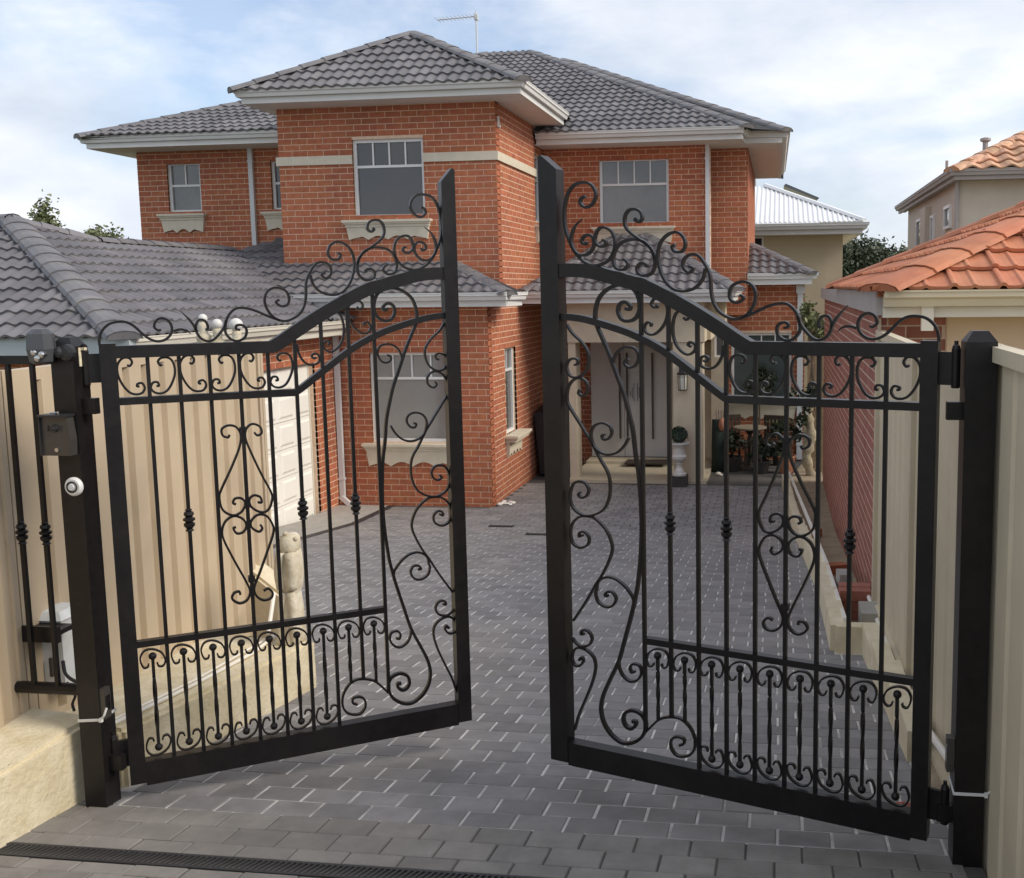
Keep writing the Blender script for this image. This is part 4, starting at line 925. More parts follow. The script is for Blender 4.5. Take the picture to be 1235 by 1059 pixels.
mb = blob('head', (c[0], c[1]+.01, c[2]+.52), [(0, .054, .056, .0), (.03, .058, .062, -.005), (.06, .058, .062, 0), (.085, .050, .056, .008), (.10, .032, .04, .012)]); build('head', mb, 'statue_stone', t, smooth=True)
for s in (-1, 1):
    mb = MB(); mb.sphere((c[0]+s*.047, c[1]-.015, c[2]+.60), .013, 8, sz=1.0); build('ear', mb, 'statue_stone', t, smooth=True)
mb = MB(); mb.sphere((c[0]-.012, c[1]-.01, c[2]+.625), .016, 8, sz=.8); build('tuft', mb, 'statue_stone', t, smooth=True)
for i, (u, v, z, r, lb) in enumerate(((-4.33, 7.5, 1.805, .034, 'white stone ball finial, the tallest of three beyond the fence top'), (-4.217, 7.5, 1.762, .039, 'white stone ball finial in the middle of the three beyond the fence top'), (-4.064, 7.5, 1.755, .05, 'white stone ball finial nearest the garage door, largest of the three'))):
    t = thing('ball_finial', lb, 'finial', (u, v, gz(v)), group='stone ball finials')
    mb = MB(); mb.sphere((u, v, z), r, 16); build('ball', mb, 'marble', t, smooth=True)
    g0 = gz(v)-z; mb = MB(); mb.lathe((u, v, z), [(.10, g0), (.10, g0+.1), (.05, g0+.2), (.06, g0+.7), (.045, -.35), (.04, -.20), (.055, -.16), (.055, -.13), (.03, -.11), (.035, -.07), (.034, -r*1.1), (.02, -r*.8)], 14); build('pedestal', mb, 'statue_stone', t, smooth=True)

# ================================================================== DRAINS
t = thing('channel_drain', 'black grated channel drain across the paving in front of the gates', 'drain', (-1.0, 3.2, gz(3.2)))
for (y0, y1) in ((DR0, DR0+.012), (DR1-.012, DR1)):
    mb = MB(); z = gz((y0+y1)/2); mb.box(-2.80, .66, y0, y1, z-.05, z+.001); build('edge_rail', mb, 'grate', t)
mb = MB(); z = gz(3.2); mb.box(-2.80, .66, DR0+.012, DR1-.012, z-.09, z-.06); build('trough', mb, 'deck', t)
bars_ = MB(); u = -2.79; xs = []
while u < .65: xs.append(u); u += .021
q = MB(); q.add([(-.0045+dx_, y, zz) for zz in (-.022, -.001) for (dx_, y) in ((0, -.036), (.009, -.036), (.022+.009, .036), (.022, .036))], [(0,3,2,1),(4,5,6,7),(0,1,5,4),(1,2,6,5),(2,3,7,6),(3,0,4,7)]); sm = mesh('grate_bar', q, 'grate')
for x in xs:
    o = link('grate_bar', sm, t, (x, (DR0+DR1)/2, gz(3.2)))
for i, (u, v, lb) in enumerate(((-3.52, 12.87, 'small dark drain grate in the paving nearest the brick bay'), (-2.86, 12.15, 'small dark drain grate in the paving, the one nearer the gates'))):
    t = thing('drain_grate', lb, 'drain grate', (u, v, gz(v)), group='small drain grates')
    mb = MB(); sl = -.11 if v < 12.9 else -.035
    for k in range(9):
        y = v-.055+k*.0137; mb.box(u-.15, u+.15, y-.004, y+.004, gz(y)-.02, gz(y)+.010)
    mb.box(u-.155, u-.145, v-.06, v+.06, gz(v)-.03, gz(v)+.014); mb.box(u+.145, u+.155, v-.06, v+.06, gz(v)-.03, gz(v)+.014); build('slats', mb, 'grate', t)
t = thing('garage_drain', 'dark channel drain along the concrete apron of the garage door', 'drain', (-5.55, 12, gz(12)))
mb = MB(); mb.sweep([(-5.50, v, gz(v)+.004) for v in (8.6, 10, 11.5, 12.9, 14.25)], [(-.05, -.03), (.05, -.03), (.05, .002), (-.05, .002)]); build('grating', mb, 'grate', t)
mb = MB(); mb.sweep([(-5.92, v, gz(v)+.008) for v in (8.6, 10, 11.5, 12.9, 14.25)], [(-.36, -.05), (.36, -.05), (.36, 0), (-.36, 0)]); tag(build('garage_apron', mb, 'concrete'), 'grey concrete apron at the foot of the garage door', kind='structure')

# ================================================================== GARDEN EDGE ON THE OTHER SIDE OF THE DRIVE
soil = MB(); sv = [3.75, 5.2, 6.6, 8.9, 12.9, 16.5, 19.0]
for a, b in zip(sv, sv[1:]):
    l0, l1 = u_right(a+.01)+.02, u_right(b-.01)+.02
    soil.add([(l0, a, gz(a)+.02), (.70, a, gz(a)+.03), (.70, b, gz(b)+.03), (l1, b, gz(b)+.02), (l0, a, gz(a)-.3), (.70, a, gz(a)-.3), (.70, b, gz(b)-.3), (l1, b, gz(b)-.3)], [(0,1,2,3),(4,7,6,5),(0,4,5,1),(1,5,6,2),(2,6,7,3),(3,7,4,0)])
tag(build('garden_bed', soil, 'soil'), kind='structure')
edge = thing('garden_edging', 'stepped cream limestone block edging along the garden strip', 'edging', (.36, 8, gz(8)))
def edge_run(p0, p1, n, h0=.17, th=.05):
    p0, p1 = Vector(p0), Vector(p1); d = p1-p0; t_ = d.normalized(); nn = Vector((-t_.y, t_.x))
    for i in range(n):
        a = p0+d*(i/n); b = p0+d*((i+1)/n); c = (a+b)/2; z = min(gz(a.y), gz(b.y)); tp = gz(a.y if a.y < b.y else b.y)+h0+random.uniform(-.012, .012)
        mb = MB(); mb.obox((c.x, c.y, (z-.08+tp)/2), Vector((t_.x, t_.y, 0))*((b-a).length/2-.004), Vector((nn.x, nn.y, 0))*th, Vector((0,0,(tp-z+.08)/2)))
        build('block', mb, 'limestone_pale', edge)
edge_run((.09, 16.4), (.37, 8.9), 13); edge_run((.37, 8.9), (.38, 6.66), 4); edge_run((.36, 6.66), (.57, 6.66), 1, .17, .05); edge_run((.575, 6.62), (.62, 4.6), 4, .15)
mb = MB(); mb.sweep([(.15, 16.3, gz(16.3)+.215), (.41, 9.0, gz(9)+.21), (.425, 6.72, gz(6.72)+.19)], [(-.012, -.02), (.012, -.02), (.012, .02), (-.012, .02)]); tag(build('edging_rail', mb, 'conduit'), 'white rail laid along the top of the limestone edging', 'rail')
mb = MB(); mb.tube([(.645, 7.6, gz(7.6)+.20), (.635, 5.2, gz(5.2)+.12), (.665, 3.85, gz(3.85)+.22)], .016, 8); tag(build('conduit', mb, 'conduit'), 'white conduit leaning along the foot of the cream fence', 'pipe')
def loose(name, lb, cat, c, s, rz, matname, group=None, tilt=0):
    mb = MB(); X = Vector((math.cos(rz), math.sin(rz), 0)); Y = Vector((-math.sin(rz), math.cos(rz), 0)); Z = Vector((0,0,1))
    if tilt: X = (X+Z*tilt).normalized(); Z = X.cross(Y).normalized()
    mb.obox(c, X*s[0]/2, Y*s[1]/2, Z*s[2]/2); return tag(build(name, mb, matname), lb, cat, group)
bs = thing('brick_stack', 'low stack of red bricks in the garden strip by the fence end', 'bricks', (.55, 7.75, gz(7.75)+.02))
for k in range(3):
    for j in range(3 if k < 2 else 2):
        mb = MB(); cx_, cy_ = .55+random.uniform(-.012, .012), 7.61+j*.125+random.uniform(-.008, .008); rz_ = random.uniform(-.05, .05)
        mb.obox((cx_, cy_, gz(7.75)+.062+k*.08), Vector((math.cos(rz_), math.sin(rz_), 0))*.112, Vector((-math.sin(rz_), math.cos(rz_), 0))*.054, Vector((0, 0, .038))); build('brick', mb, 'brick_far', bs)
loose('loose_brick', 'loose red brick on the soil beside the white rail, half way along', 'brick', (.50, 9.6, gz(9.6)+.075), (.23, .11, .09), .4, 'brick', 'loose bricks on the soil')
loose('loose_brick', 'loose red brick on the soil farthest along the garden strip', 'brick', (.40, 12.2, gz(12.2)+.075), (.23, .11, .09), 1.1, 'brick', 'loose bricks on the soil')
loose('loose_brick', 'loose dark brick lying next to the grey concrete block', 'brick', (.53, 8.5, gz(8.5)+.075), (.11, .23, .09), .2, 'brick_far', 'loose bricks on the soil')
loose('concrete_block', 'grey concrete block standing in the garden strip', 'block', (.50, 8.05, gz(8.05)+.16), (.1, .18, .28), .1, 'concrete', 'concrete blocks in the garden strip')
loose('concrete_block', 'grey concrete block nearest the fence, below the brick stack', 'block', (.60, 7.0, gz(7.0)+.13), (.12, .28, .2), .0, 'concrete', 'concrete blocks in the garden strip')
mb = MB()
for i in range(9): mb.add([(.50+.02*math.cos(a)*(1+.5*i % 2), 4.05+.015*math.sin(a), gz(4.05)+.012+.003*(i % 3)) for a in (i*.7, i*.7+1.2, i*.7+2.4)], [(0,1,2)])
tag(build('fallen_leaf', mb, 'leaf_red'), 'curled red leaf on the paving by the gate foot', 'leaf')
mb = MB(); rr = random.Random(5)
for i in range(14): a = rr.uniform(0, 6.3); mb.sphere((-3.88+rr.uniform(-.10, .10), 14.50+rr.uniform(-.10, .10), gz(14.5)+.02), rr.uniform(.02, .04), 8, sz=.55)
tag(build('rag', mb, 'rag', smooth=True), 'crumpled pale rag on the paving at the corner of the brick bay', 'rag')

# ================================================================== NEIGHBOUR WITH THE TERRACOTTA ROOF
nb = thing('neighbour_house', 'brick and render neighbouring house with terracotta tiled roof behind the cream fence', 'house', (3, 9.5, -.6))
core, bricks, full = MB(), MB(), []
NL = Fr('left', .68); NF = Fr('front', 7.32)
brick_wall(NL, 7.33, 16.6, -1.2, 1.80, [], core, bricks, full, seed=21, proud=.0006, joint=.0042)
brick_wall(NF, .68, 1.10, -1.2, 1.80, [], core, bricks, full, seed=22)
core.box(1.10, 6.0, 7.30, 7.5, -1.2, 1.80); 
w_ = build('wall', core, 'mortar_far', nb); place_bricks(nb, w_, full, bricks, 120, 'brick_far')
mb = MB(); mb.box(1.105, 6.0, 7.285, 7.2985, -1.2, 1.79); build('rendered_front', mb, 'render_peach', nb)
mb = MB(); mb.box(.655, .675, 7.30, 7.318, -.3, 1.77); build('corner_strip', mb, 'gutter_cream', nb)
nroof = bpy.data.objects.new('roof', None); COL.objects.link(nroof); nroof.parent = nb; nroof.location = Vector((3, 9.6, 2))-wl(nb); WL[nroof.name] = Vector((3, 9.6, 2))
deck, tj, tfl = MB(), MB(), []
NZ = 1.965; tp = math.tan(R(23.5)); e0, e1, c0 = 7.0, 11.9, .62
half = (e1-e0)/2; ax_, ay_, az_ = c0+half, (e0+e1)/2, NZ+half*tp
BIGT = tile_geo(w=.30, ln=.37, rolls=1, h=.018, lift=.04, seg=10)
def marseille():
    """flat interlocking tile: two pans and a raised rib at one side"""
    mb = MB(); xs = [-.15, -.142, -.128, -.112, -.100, -.06, -.02, -.005, .005, .02, .06, .11, .15]; hs_ = [.0, .02, .024, .02, .004, .0, .004, .014, .014, .004, 0, 0, 0.004]
    n = len(xs); top = [(x, y, h+(.036 if y == 0 else 0)) for y in (0, .37) for x, h in zip(xs, hs_)]; low = [(x, 0, z-.024) for x, y, z in top[:n]]
    mb.add(top+low, [(i, i+1, n+i+1, n+i) for i in range(n-1)]+[(2*n+i, 2*n+i+1, i+1, i) for i in range(n-1)]); return mb
MT = marseille()
roof_face([(c0, e0, NZ), (7, e0, NZ), (7, ay_, az_), (ax_, ay_, az_)], nb, tj, tfl, deck, tile=MT, w=.30, gauge=.31)
roof_face([(c0, e1, NZ), (c0, e0, NZ), (ax_, ay_, az_)], nb, tj, tfl, deck, tile=MT, w=.30, gauge=.31)
deck.add([(c0, e1, NZ), (ax_, ay_, az_), (7, ay_, az_), (7, e1, NZ)], [(0,1,2,3)])
build('roof_deck', deck, 'terracotta', nroof); place_tiles(nroof, tfl, tj, 120, 'terracotta')
ridge_caps((c0+.02, e0-.02, NZ+.03), (ax_, ay_, az_+.03), nroof, 'terracotta', r=.125, ln=.42, flat=.42); ridge_caps((c0, e1, NZ+.03), (ax_, ay_, az_+.03), nroof, 'terracotta', r=.12, ln=.4)
gutter([(.66, 7.05, 1.96), (7, 7.05, 1.96)], False, nb, 'gutter_cream', fascia=.175, fmat='board_white')
mb = MB(); mb.box(.62, .68, 7.05, 16.6, 1.80, 1.955); build('side_fascia', mb, 'board_grey', nb)  # greyer than the front board: the side's shade is in the colour
mb = MB(); mb.box(.90, .975, 6.985, 7.03, 1.70, 1.86); build('rafter_end', mb, 'board_white', nb)
mb = MB(); mb.box(.68, 7, 7.06, 7.30, 1.786, 1.80); build('soffit', mb, 'board_white', nb)

# ================================================================== HOUSES FARTHER OFF
wh = thing('rendered_house', 'tan rendered house with white corrugated metal roof behind the garden', 'house', (0, 30, -1.2))
mb = MB(); mb.box(-4.5, 1.62, 28.5, 36, -1.3, 3.33); build('wall', mb, 'render_tan', wh)
def ribbed(pts, matname, parent, name='roof_sheeting', pitch=.125):
    P = [Vector(p) for p in pts]; X = (P[1]-P[0]).normalized(); n_ = X.cross(P[2]-P[0]).normalized()
    if n_.z < 0: n_ = -n_
    Y = n_.cross(X); Y = Y if Y.z > 0 else -Y
    q = [((p-P[0]).dot(X), (p-P[0]).dot(Y)) for p in P]; mb = MB(); x = 0; L_ = q[1][0]
    mb.add(P, [tuple(range(len(P)))])
    def ytop(x):
        ys = []
        for i in range(1, len(q)):
            (xa, ya), (xb, yb) = q[i], q[(i+1) % len(q)]
            if min(xa, xb) <= x <= max(xa, xb) and abs(xa-xb) > 1e-6: ys.append(ya+(yb-ya)*(x-xa)/(xb-xa))
        return max(ys) if ys else 0
    while x < L_:
        yt = ytop(x)
        if yt > .05:
            a = P[0]+X*x; b = a+Y*yt; mb.add([a-X*.035+n_*.002, a+X*.035+n_*.002, a+X*.015+n_*.028, a-X*.015+n_*.028, b-X*.035+n_*.002, b+X*.035+n_*.002, b+X*.015+n_*.028, b-X*.015+n_*.028], [(0,1,2,3),(0,3,7,4),(3,2,6,7),(2,1,5,6)])
        x += pitch
    build(name, mb, matname, parent)
ribbed([(-5, 27.9, 3.60), (2.1, 27.9, 3.60), (-.45, 31.6, 4.86), (-3, 31.6, 4.86)], 'metal_white', wh)
ribbed([(2.1, 27.9, 3.60), (2.1, 36, 3.60), (-.45, 34, 4.86), (-.45, 31.6, 4.86)], 'metal_white', wh)
mb = MB(); mb.sweep([(2.12, 27.88, 3.64), (-.45, 31.6, 4.92)], [(-.09, -.03), (.09, -.03), (.05, .04), (-.05, .04)]); build('hip_flashing', mb, 'metal_white', wh)
gutter([(-5, 27.95, 3.58), (2.05, 27.95, 3.58), (2.05, 36, 3.58)], False, wh, 'trim', fascia=.28, gw=1.5)
mb = MB(); mb.box(-5, 2.0, 27.98, 28.49, 3.305, 3.32); mb.box(1.63, 2.0, 28.49, 36, 3.305, 3.32); build('soffit', mb, 'soffit', wh)
window(wh, Fr('front', 28.5), -.86, -.44, 2.55, 3.29, 1, None, 'glass_dark', d=.03)
mb = MB(); mb.tube([(-.73, 32, 4.6), (-.73, 32, 5.6)], .03, 6); build('flue', mb, 'pipe_grey', wh)
mb = MB(); mb.obox((.62, 33.5, 4.78), Vector((.5, 0, -.22)), Vector((0, .9, 0)), Vector((.03, 0, .03))); build('solar_panel', mb, 'glass_dark', wh)

fh = thing('far_house', 'grey-beige two-storey house with orange tiled roof beyond the terracotta roof', 'house', (5, 22, -1.2))
mb = MB(); fx, fy = 2.92, 18.3; mb.box(fx, 9, fy, 25.4, -1.2, 3.68); mb.box(fx-.12, fx+.02, 21.6, 22.3, -1.2, 3.5); build('wall', mb, 'render_grey', fh)
FL = Fr('left', fx)
for (a0, a1, b0, b1) in ((19.0, 19.7, 2.95, 3.35), (22.6, 23.6, 2.4, 3.35), (21.0, 21.4, 2.55, 3.3)): window(fh, FL, a0, a1, b0, b1, 1, None, 'glass_dark', d=.03, fw=.05)
window(fh, Fr('front', fy), 3.95, 4.3, 3.05, 3.3, 1, None, 'glass_dark', d=.03, fw=.04)
froof = bpy.data.objects.new('roof', None); COL.objects.link(froof); froof.parent = fh; froof.location = Vector((5, 22, 4))-wl(fh); WL[froof.name] = Vector((5, 22, 4))
deck, tj = MB(), MB(); fz = 3.80; ft = math.tan(R(27)); E0, E1, C0 = 17.9, 26.2, 2.74; hf = (E1-E0)/2
roof_face([(C0, E0, fz), (10, E0, fz), (10, E0+hf, fz+hf*ft), (C0+hf, E0+hf, fz+hf*ft)], fh, tj, None, deck, w=.30, tile=tile_geo(w=.30, rolls=1, h=.06, lift=.05))
deck.add([(C0, E1, fz), (C0, E0, fz), (C0+hf, E0+hf, fz+hf*ft)], [(0,1,2)])
build('roof_deck', deck, 'terracotta_far', froof); tag(build('tile_field', tj, 'terracotta_far', froof, fix=False), kind='stuff')
ridge_caps((C0, E0, fz+.03), (C0+hf, E0+hf, fz+hf*ft+.03), froof, 'terracotta_far', r=.12, ln=.4)
mb = MB(); mb.box(C0+.08, fx-.002, E0+.09, 26, 3.672, 3.685); mb.box(fx-.002, 10, E0+.09, fy-.002, 3.672, 3.685); build('soffit', mb, 'board_grey', fh)
gutter([(C0+.07, E1, 3.83), (C0+.07, E0+.07, 3.83), (10, E0+.07, 3.83)], False, fh, 'board_grey', fascia=.17)
mb = MB(); mb.tube([(3.42, 18.9, 4.0), (3.42, 18.9, 4.38)], .045, 8); mb.lathe((3.42, 18.9, 4.38), [(.05, -.02), (.09, 0), (.09, .04), (.03, .06)], 10); build('vent', mb, 'board_grey', froof)
mb = MB(); mb.tube([(2.9, 19.6, 3.85), (2.9, 19.6, 4.15)], .025, 6); build('vent', mb, 'board_grey', froof)
mb = MB(); mb.tube([(fx-.04, fy-.04, 0), (fx-.04, fy-.04, 3.66)], .035, 8); build('downpipe', mb, 'board_grey', fh)

# ================================================================== TREES AND PLANTS
def leaves(mb, c, rad, n, size, rr, clumps=None, shape='ball'):
    """leaf-sized faces gathered in clumps through a crown's volume"""
    cl = []
    for i in range(clumps or max(4, n//40)):
        while True:
            p = Vector((rr.uniform(-1, 1), rr.uniform(-1, 1), rr.uniform(-1, 1)))
            if p.length < 1: break
        if shape == 'cone': k = 1-(p.z*.5+.5)*.85; p.x *= k; p.y *= k
        cl.append(Vector((c[0]+p.x*rad[0], c[1]+p.y*rad[1], c[2]+p.z*rad[2])))
    for i in range(n):
        q = rr.choice(cl)+Vector((rr.gauss(0, 1)*rad[0], rr.gauss(0, 1)*rad[1], rr.gauss(0, 1)*rad[2]))*.16
        a = Vector((rr.uniform(-1, 1), rr.uniform(-1, 1), rr.uniform(-.6, 1))).normalized(); b = a.cross(Vector((rr.uniform(-1, 1), rr.uniform(-1, 1), rr.uniform(-1, 1)))).normalized(); s = size*rr.uniform(.6, 1.3)
        mb.add([q-a*s*.6, q+b*s*.32, q+a*s*.6, q-b*s*.32], [(0,1,2,3)])
    return cl
def tree(label, base, c, rad, n, size, matname, seed, group=None, shape='ball', name='tree', trunk_r=.12):
    rr = random.Random(seed); t = thing(name, label, 'tree', base, group=group); mb = MB(); cl = leaves(mb, c, rad, n, size, rr, shape=shape)
    build('crown', mb, matname, t, fix=False)
    tr = MB(); top = Vector((c[0], c[1], c[2]+rad[2]*.3)); b0 = Vector(base); tr.tube(catmull([b0, b0.lerp(top, .4)+Vector((.06, 0, 0)), b0.lerp(top, .75), top], 4), trunk_r, 8, scale=[1-.8*i/12 for i in range(13)])
    for q in cl[:7]: s_ = b0.lerp(top, rr.uniform(.55, .9)); tr.tube([s_, s_.lerp(q, .5)+Vector((0, 0, .05)), q], trunk_r*.3, 5, scale=[1, .7, .3])
    build('trunk', tr, 'bark', t); return t
tree('tall narrow tree rising behind the garage roof', (-19.3, 26, -1.3), (-19.3, 26, 3.6), (.56, .55, .85), 2600, .10, 'leaf_tree', 1, 'trees behind the garage roof', 'cone')
tree('round bushy tree showing above the garage roof beside the brick wing', (-16.3, 24, -1.3), (-16.4, 24, 3.1), (.56, .55, .52), 2600, .09, 'leaf_tree', 2, 'trees behind the garage roof')
tree('small wispy treetop between the two trees behind the garage', (-17.2, 24.5, -1.3), (-17.1, 24.5, 3.3), (.25, .3, .25), 160, .11, 'leaf_dark', 3, 'trees behind the garage roof')
for i, (u, v, zc, rx, rz) in enumerate(((3.5, 60, 3.1, 1.6, 1.6), (4.9, 62, 2.9, 1.6, 1.5), (6.2, 64, 2.7, 1.4, 1.3), (7.2, 60, 2.3, 1.2, 1.5), (2.2, 66, 2.8, 1.6, 1.8))):
    tree(('dark green tree touching the tan rendered house', 'dark green rounded tree second from the tan rendered house', 'dark green tree in the middle of the gap between the houses', 'dark pointed tree nearest the grey-beige house', 'dark green tree mostly hidden behind the tan rendered house')[i], (u, v, -1.5), (u, v, zc), (rx*1.05, 1.2, rz*1.08), 5000, .22, 'leaf_far', 20+i, 'far trees between the houses', trunk_r=.2)
def shrub(label, base, c, rad, n, size, matname, seed, cat='shrub', name='shrub'):
    rr = random.Random(seed); t = thing(name, label, cat, base); mb = MB(); leaves(mb, c, rad, n, size, rr); build('foliage', mb, matname, t, fix=False)
    tr = MB()
    for k in range(4): tr.tube([Vector(base), Vector(base).lerp(Vector(c), .6)+Vector((rr.uniform(-.3, .3)*rad[0], 0, 0)), Vector(c)+Vector((rr.uniform(-.5, .5)*rad[0], 0, rad[2]*.3))], .012, 5)
    build('stem', tr, 'bark', t); return t
shrub('green shrub above the timber boards at the end of the neighbouring wall', (.50, 17.3, -1.1), (.52, 17.2, 1.45), (.22, .3, .30), 500, .09, 'leaf_tree', 31)
mb = MB()
for i in range(4): mb.box(.45+i*.07, .515+i*.07, 17.5, 17.53, -1.2, 1.40+(.02 if i % 2 else 0))
tb = thing('timber_screen', 'weathered brown timber boards beside the downpipe', 'fence', (.58, 17.5, -1.2))
for i in range(4):
    q = MB(); q.box(.45+i*.07, .515+i*.07, 17.5+.004*i, 17.53+.004*i, -1.2, 1.46-.05*i); build('board', q, 'timber', tb)
# twisted pale trunk with dark leaves by the edging
t = thing('gnarled_tree', 'small tree with pale gnarled trunk at the end of the edging', 'tree', (.46, 17.2, -1.1))
mb = MB(); mb.tube(catmull([(.52, 17.2, -1.1), (.44, 17.15, -.75), (.52, 17.2, -.45), (.46, 17.25, -.1), (.50, 17.2, .25)], 5), .085, 9, scale=[1.25-.5*abs(math.sin(i*.9)) for i in range(21)]); build('trunk', mb, 'bark_pale', t, smooth=True)
mb = MB(); leaves(mb, (.38, 17.2, .1), (.25, .2, .35), 260, .09, random.Random(9)); build('crown', mb, 'leaf_dark', t, fix=False)
# ---- porch things
t = thing('urn_planter', 'white pedestal urn with a clipped green ball beside the porch column', 'planter', (-1.55, 16.22, -1.10))
c = Vector((-1.55, 16.22, -1.095)); mb = MB(); mb.box(c.x-.13, c.x+.13, c.y-.13, c.y+.13, c.z, c.z+.17); build('plinth', mb, 'pot_dark', t)
mb = MB(); mb.lathe(c, [(.115, .17), (.115, .20), (.085, .215), (.075, .25), (.045, .29), (.04, .33), (.06, .35), (.045, .365), (.07, .385), (.115, .43), (.125, .47), (.105, .50), (.10, .60), (.125, .65), (.165, .665), (.165, .69), (.12, .69)], 20); urn = build('urn', mb, 'marble', t, smooth=False)
rr = random.Random(4); mb = MB()
for i in range(900):
    a = Vector((rr.gauss(0, 1), rr.gauss(0, 1), rr.gauss(0, 1))).normalized()
    if a.z < -.35: continue
    q = c+Vector((0, 0, .80))+a*.135*rr.uniform(.88, 1.03); b = a.cross(Vector((rr.uniform(-1, 1), rr.uniform(-1, 1), 1))).normalized(); d_ = (a.cross(b)+a*.6).normalized(); mb.add([q-b*.014, q+d_*.022, q+b*.014, q-d_*.012], [(0,1,2,3)])
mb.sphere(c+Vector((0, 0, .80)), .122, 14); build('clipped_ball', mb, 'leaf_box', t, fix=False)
t = thing('wall_lantern', 'black framed wall lantern on the porch column', 'lantern', (-1.50, 16.40, .38))
mb = MB(); mb.box(-1.56, -1.44, 16.41, 16.448, .62, .79); mb.box(-1.53, -1.47, 16.33, 16.41, .70, .74); build('bracket', mb, 'plastic_black', t)
mb = MB(); mb.lathe((-1.50, 16.36, .66), [(.02, .06), (.035, .04), (.09, 0), (.085, -.02), (.06, -.02)], 6); build('cap', mb, 'plastic_black', t)
mb = MB(); mb.lathe((-1.50, 16.36, .40), [(.062, .0), (.072, .24)], 6); build('glass', mb, 'lantern_glass', t)
mb = MB()
for k in range(6): a = math.pi/3*k; mb.tube([(-1.50+.064*math.cos(a), 16.36+.064*math.sin(a), .40), (-1.50+.075*math.cos(a), 16.36+.075*math.sin(a), .64)], .006, 5)
for z in (.40, .60): mb.lathe((-1.50, 16.36, z), [(.068, -.008), (.072, .008), (.05, .008), (.05, -.008)], 6)
build('cage', mb, 'plastic_black', t)
t = thing('wheelie_bin', 'black wheeled bin in the corner between the brick bay and the porch', 'bin', (-3.72, 17.1, -1.11))
mb = MB(); mb.add([(-3.93, 16.9, -1.06), (-3.55, 16.9, -1.06), (-3.55, 17.35, -1.06), (-3.93, 17.35, -1.06), (-3.99, 16.82, -.08), (-3.50, 16.82, -.08), (-3.50, 17.42, .0), (-3.99, 17.42, .0)], [(0,3,2,1),(4,5,6,7),(0,1,5,4),(1,2,6,5),(2,3,7,6),(3,0,4,7)]); build('body', mb, 'plastic_black', t)
mb = MB(); mb.add([(-4.0, 16.80, -.08), (-3.49, 16.80, -.08), (-3.49, 17.45, .0), (-4.0, 17.45, .0), (-3.97, 16.84, -.03), (-3.52, 16.84, -.03), (-3.52, 17.42, .08), (-3.97, 17.42, .08)], [(0,3,2,1),(4,5,6,7),(0,1,5,4),(1,2,6,5),(2,3,7,6),(3,0,4,7)]); build('lid', mb, 'plastic_black', t)
for x in (-3.95, -3.54): q = MB(); q.lathe((x, 17.36, -1.0), [(.10, -.02), (.10, .02)], 14, axis='x'); build('wheel', q, 'plastic_black', t)
q = MB(); q.sphere((-3.56, 16.84, -.42), .02, 8); build('reflector', q, 'white_plastic', t)
# table, chairs, pots and bag under the ground-floor window
t = thing('garden_table', 'round stone-topped garden table under the ground-floor window', 'table', (-.50, 17.95, -1.12))
mb = MB(); mb.lathe((-.50, 17.95, -.42), [(.27, 0), (.285, .012), (.285, .03), (.27, .04)], 24); build('table_top', mb, 'table_stone', t)
mb = MB(); mb.lathe((-.50, 17.95, -1.12), [(.20, 0), (.20, .03), (.05, .07), (.035, .3), (.05, .5), (.03, .6), (.12, .70)], 14); build('pedestal', mb, 'wood_dark', t)
def garden_chair(lb, u, v, rz):
    t = thing('garden_chair', lb, 'chair', (u, v, -1.12), rz, 'dark garden chairs'); k = lambda n, mb: build(n, mb, 'wood_dark', t, local=True)
    for x in (-.19, .19):
        for y in (-.18, .18): q = MB(); q.box(x-.018, x+.018, y-.018, y+.018, 0, .43 if y < 0 else .85); k('leg', q)
    for i in range(5): q = MB(); q.box(-.22, .22, -.20+i*.085, -.13+i*.085, .43, .45); k('seat_slat', q)
    for i in range(5): q = MB(); q.box(-.16+i*.065, -.12+i*.065, .17, .19, .46, .80); k('back_slat', q)
    q = MB(); q.box(-.21, .21, .165, .195, .80, .87); k('back_rail', q)
    for x in (-.21, .21): q = MB(); q.box(x-.02, x+.02, -.19, .19, .62, .645); k('armrest', q)
garden_chair('dark slatted garden chair at the table, on the porch side', -.82, 18.35, .35); garden_chair('dark slatted garden chair at the table, on the garden-strip side', -.12, 18.3, -.3)
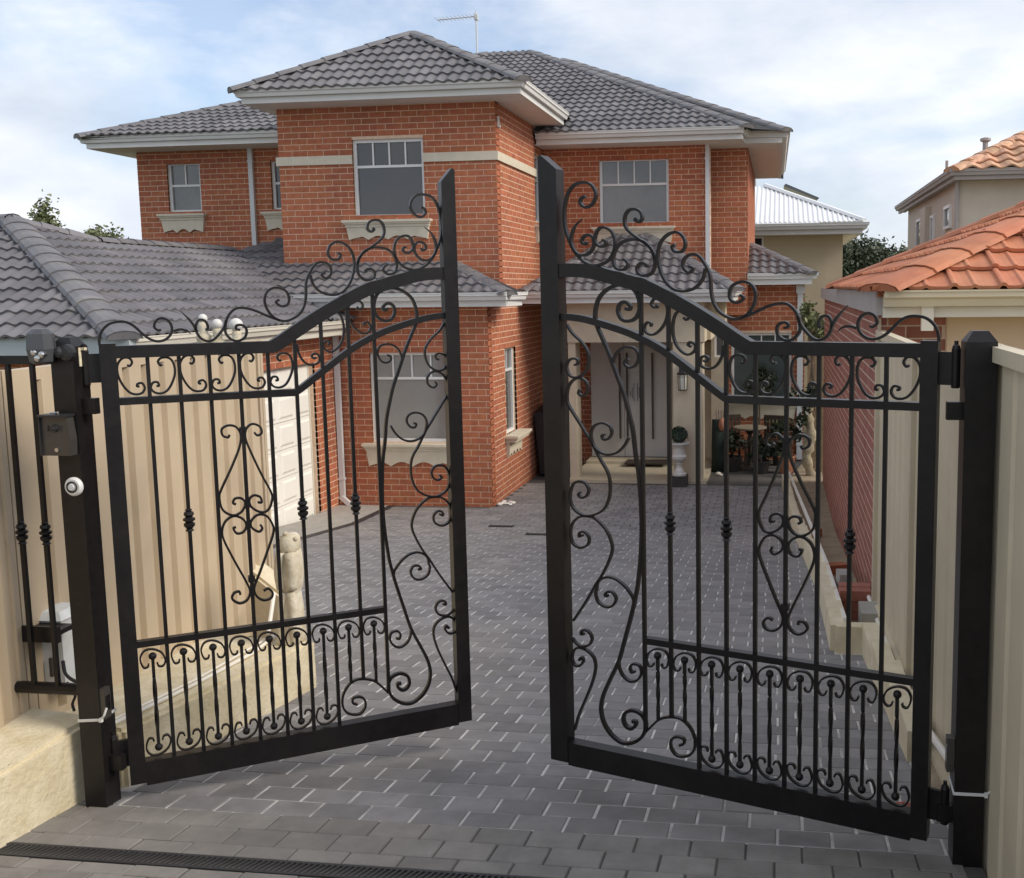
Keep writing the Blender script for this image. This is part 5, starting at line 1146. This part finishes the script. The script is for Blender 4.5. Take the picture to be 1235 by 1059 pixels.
def pot_plant(lb, u, v, h, r, lc, lr, n, size, lm, seed, pm_='pot_dark', blade=False):
    t = thing('potted_plant', lb, 'potted plant', (u, v, -1.12)); mb = MB(); mb.lathe((u, v, -1.12), [(r*.7, 0), (r, h*.9), (r*1.08, h*.92), (r*1.08, h), (r*.9, h), (r*.9, h-.03)], 14); build('pot', mb, pm_, t)
    mb = MB(); rr = random.Random(seed)
    if blade:
        for i in range(n):
            a = rr.uniform(0, 6.28); q = [Vector((u, v, -1.12+h))+Vector((math.cos(a), math.sin(a), 0))*lr[0]*f+Vector((0, 0, lc*2*(f-.55*f*f))) for f in (0, .35, .7, 1)]
            mb.sweep(q, [(-.012, 0), (.012, 0), (.012, .002), (-.012, .002)], scale=[1, 1, .7, .1])
    else: leaves(mb, (u, v, -1.12+h+lc), lr, n, size, rr)
    build('foliage', mb, lm, t, fix=False)
    if not blade: q = MB(); q.tube([(u, v, -1.12+h*.8), (u, v, -1.12+h+lc)], .015, 6); build('stem', q, 'bark', t)
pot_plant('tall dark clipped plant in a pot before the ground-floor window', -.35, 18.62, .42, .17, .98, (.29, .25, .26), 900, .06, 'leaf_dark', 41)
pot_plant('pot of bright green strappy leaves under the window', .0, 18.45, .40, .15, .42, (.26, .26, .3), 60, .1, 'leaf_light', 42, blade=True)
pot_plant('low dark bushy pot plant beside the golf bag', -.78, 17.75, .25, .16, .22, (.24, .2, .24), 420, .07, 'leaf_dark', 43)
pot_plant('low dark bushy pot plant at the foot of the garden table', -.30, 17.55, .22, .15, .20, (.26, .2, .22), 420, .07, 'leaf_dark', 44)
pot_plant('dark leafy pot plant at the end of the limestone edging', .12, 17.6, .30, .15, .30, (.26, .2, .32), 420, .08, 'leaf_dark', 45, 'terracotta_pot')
t = thing('golf_bag', 'dark green bag with a tan pouch leaning on the pale wall', 'bag', (-1.02, 17.72, -1.12))
mb = MB(); mb.tube([(-1.03, 17.68, -1.12), (-1.02, 17.75, -.65), (-1.01, 17.82, -.25)], .12, 12, scale=[.9, 1, 1.05]); build('bag_body', mb, 'canvas_green', t, smooth=True)
mb = MB(); mb.sphere((-.95, 17.70, -.32), .075, 10, sz=1.6); build('pouch', mb, 'canvas_tan', t, smooth=True)
mb = MB()
for k in range(4): mb.tube([(-1.05+.035*k, 17.80, -.3), (-1.07+.045*k, 17.84, -.09)], .008, 5)
build('clubs', mb, 'chrome', t)
mb = MB(); mb.sphere((-1.0, 17.3, -1.09), .05, 8, sz=.7); mb.sphere((-.96, 17.27, -1.10), .035, 8, sz=.6); tag(build('rag', mb, 'rag', smooth=True), 'small white cloth on the paving beside the porch column', 'rag')
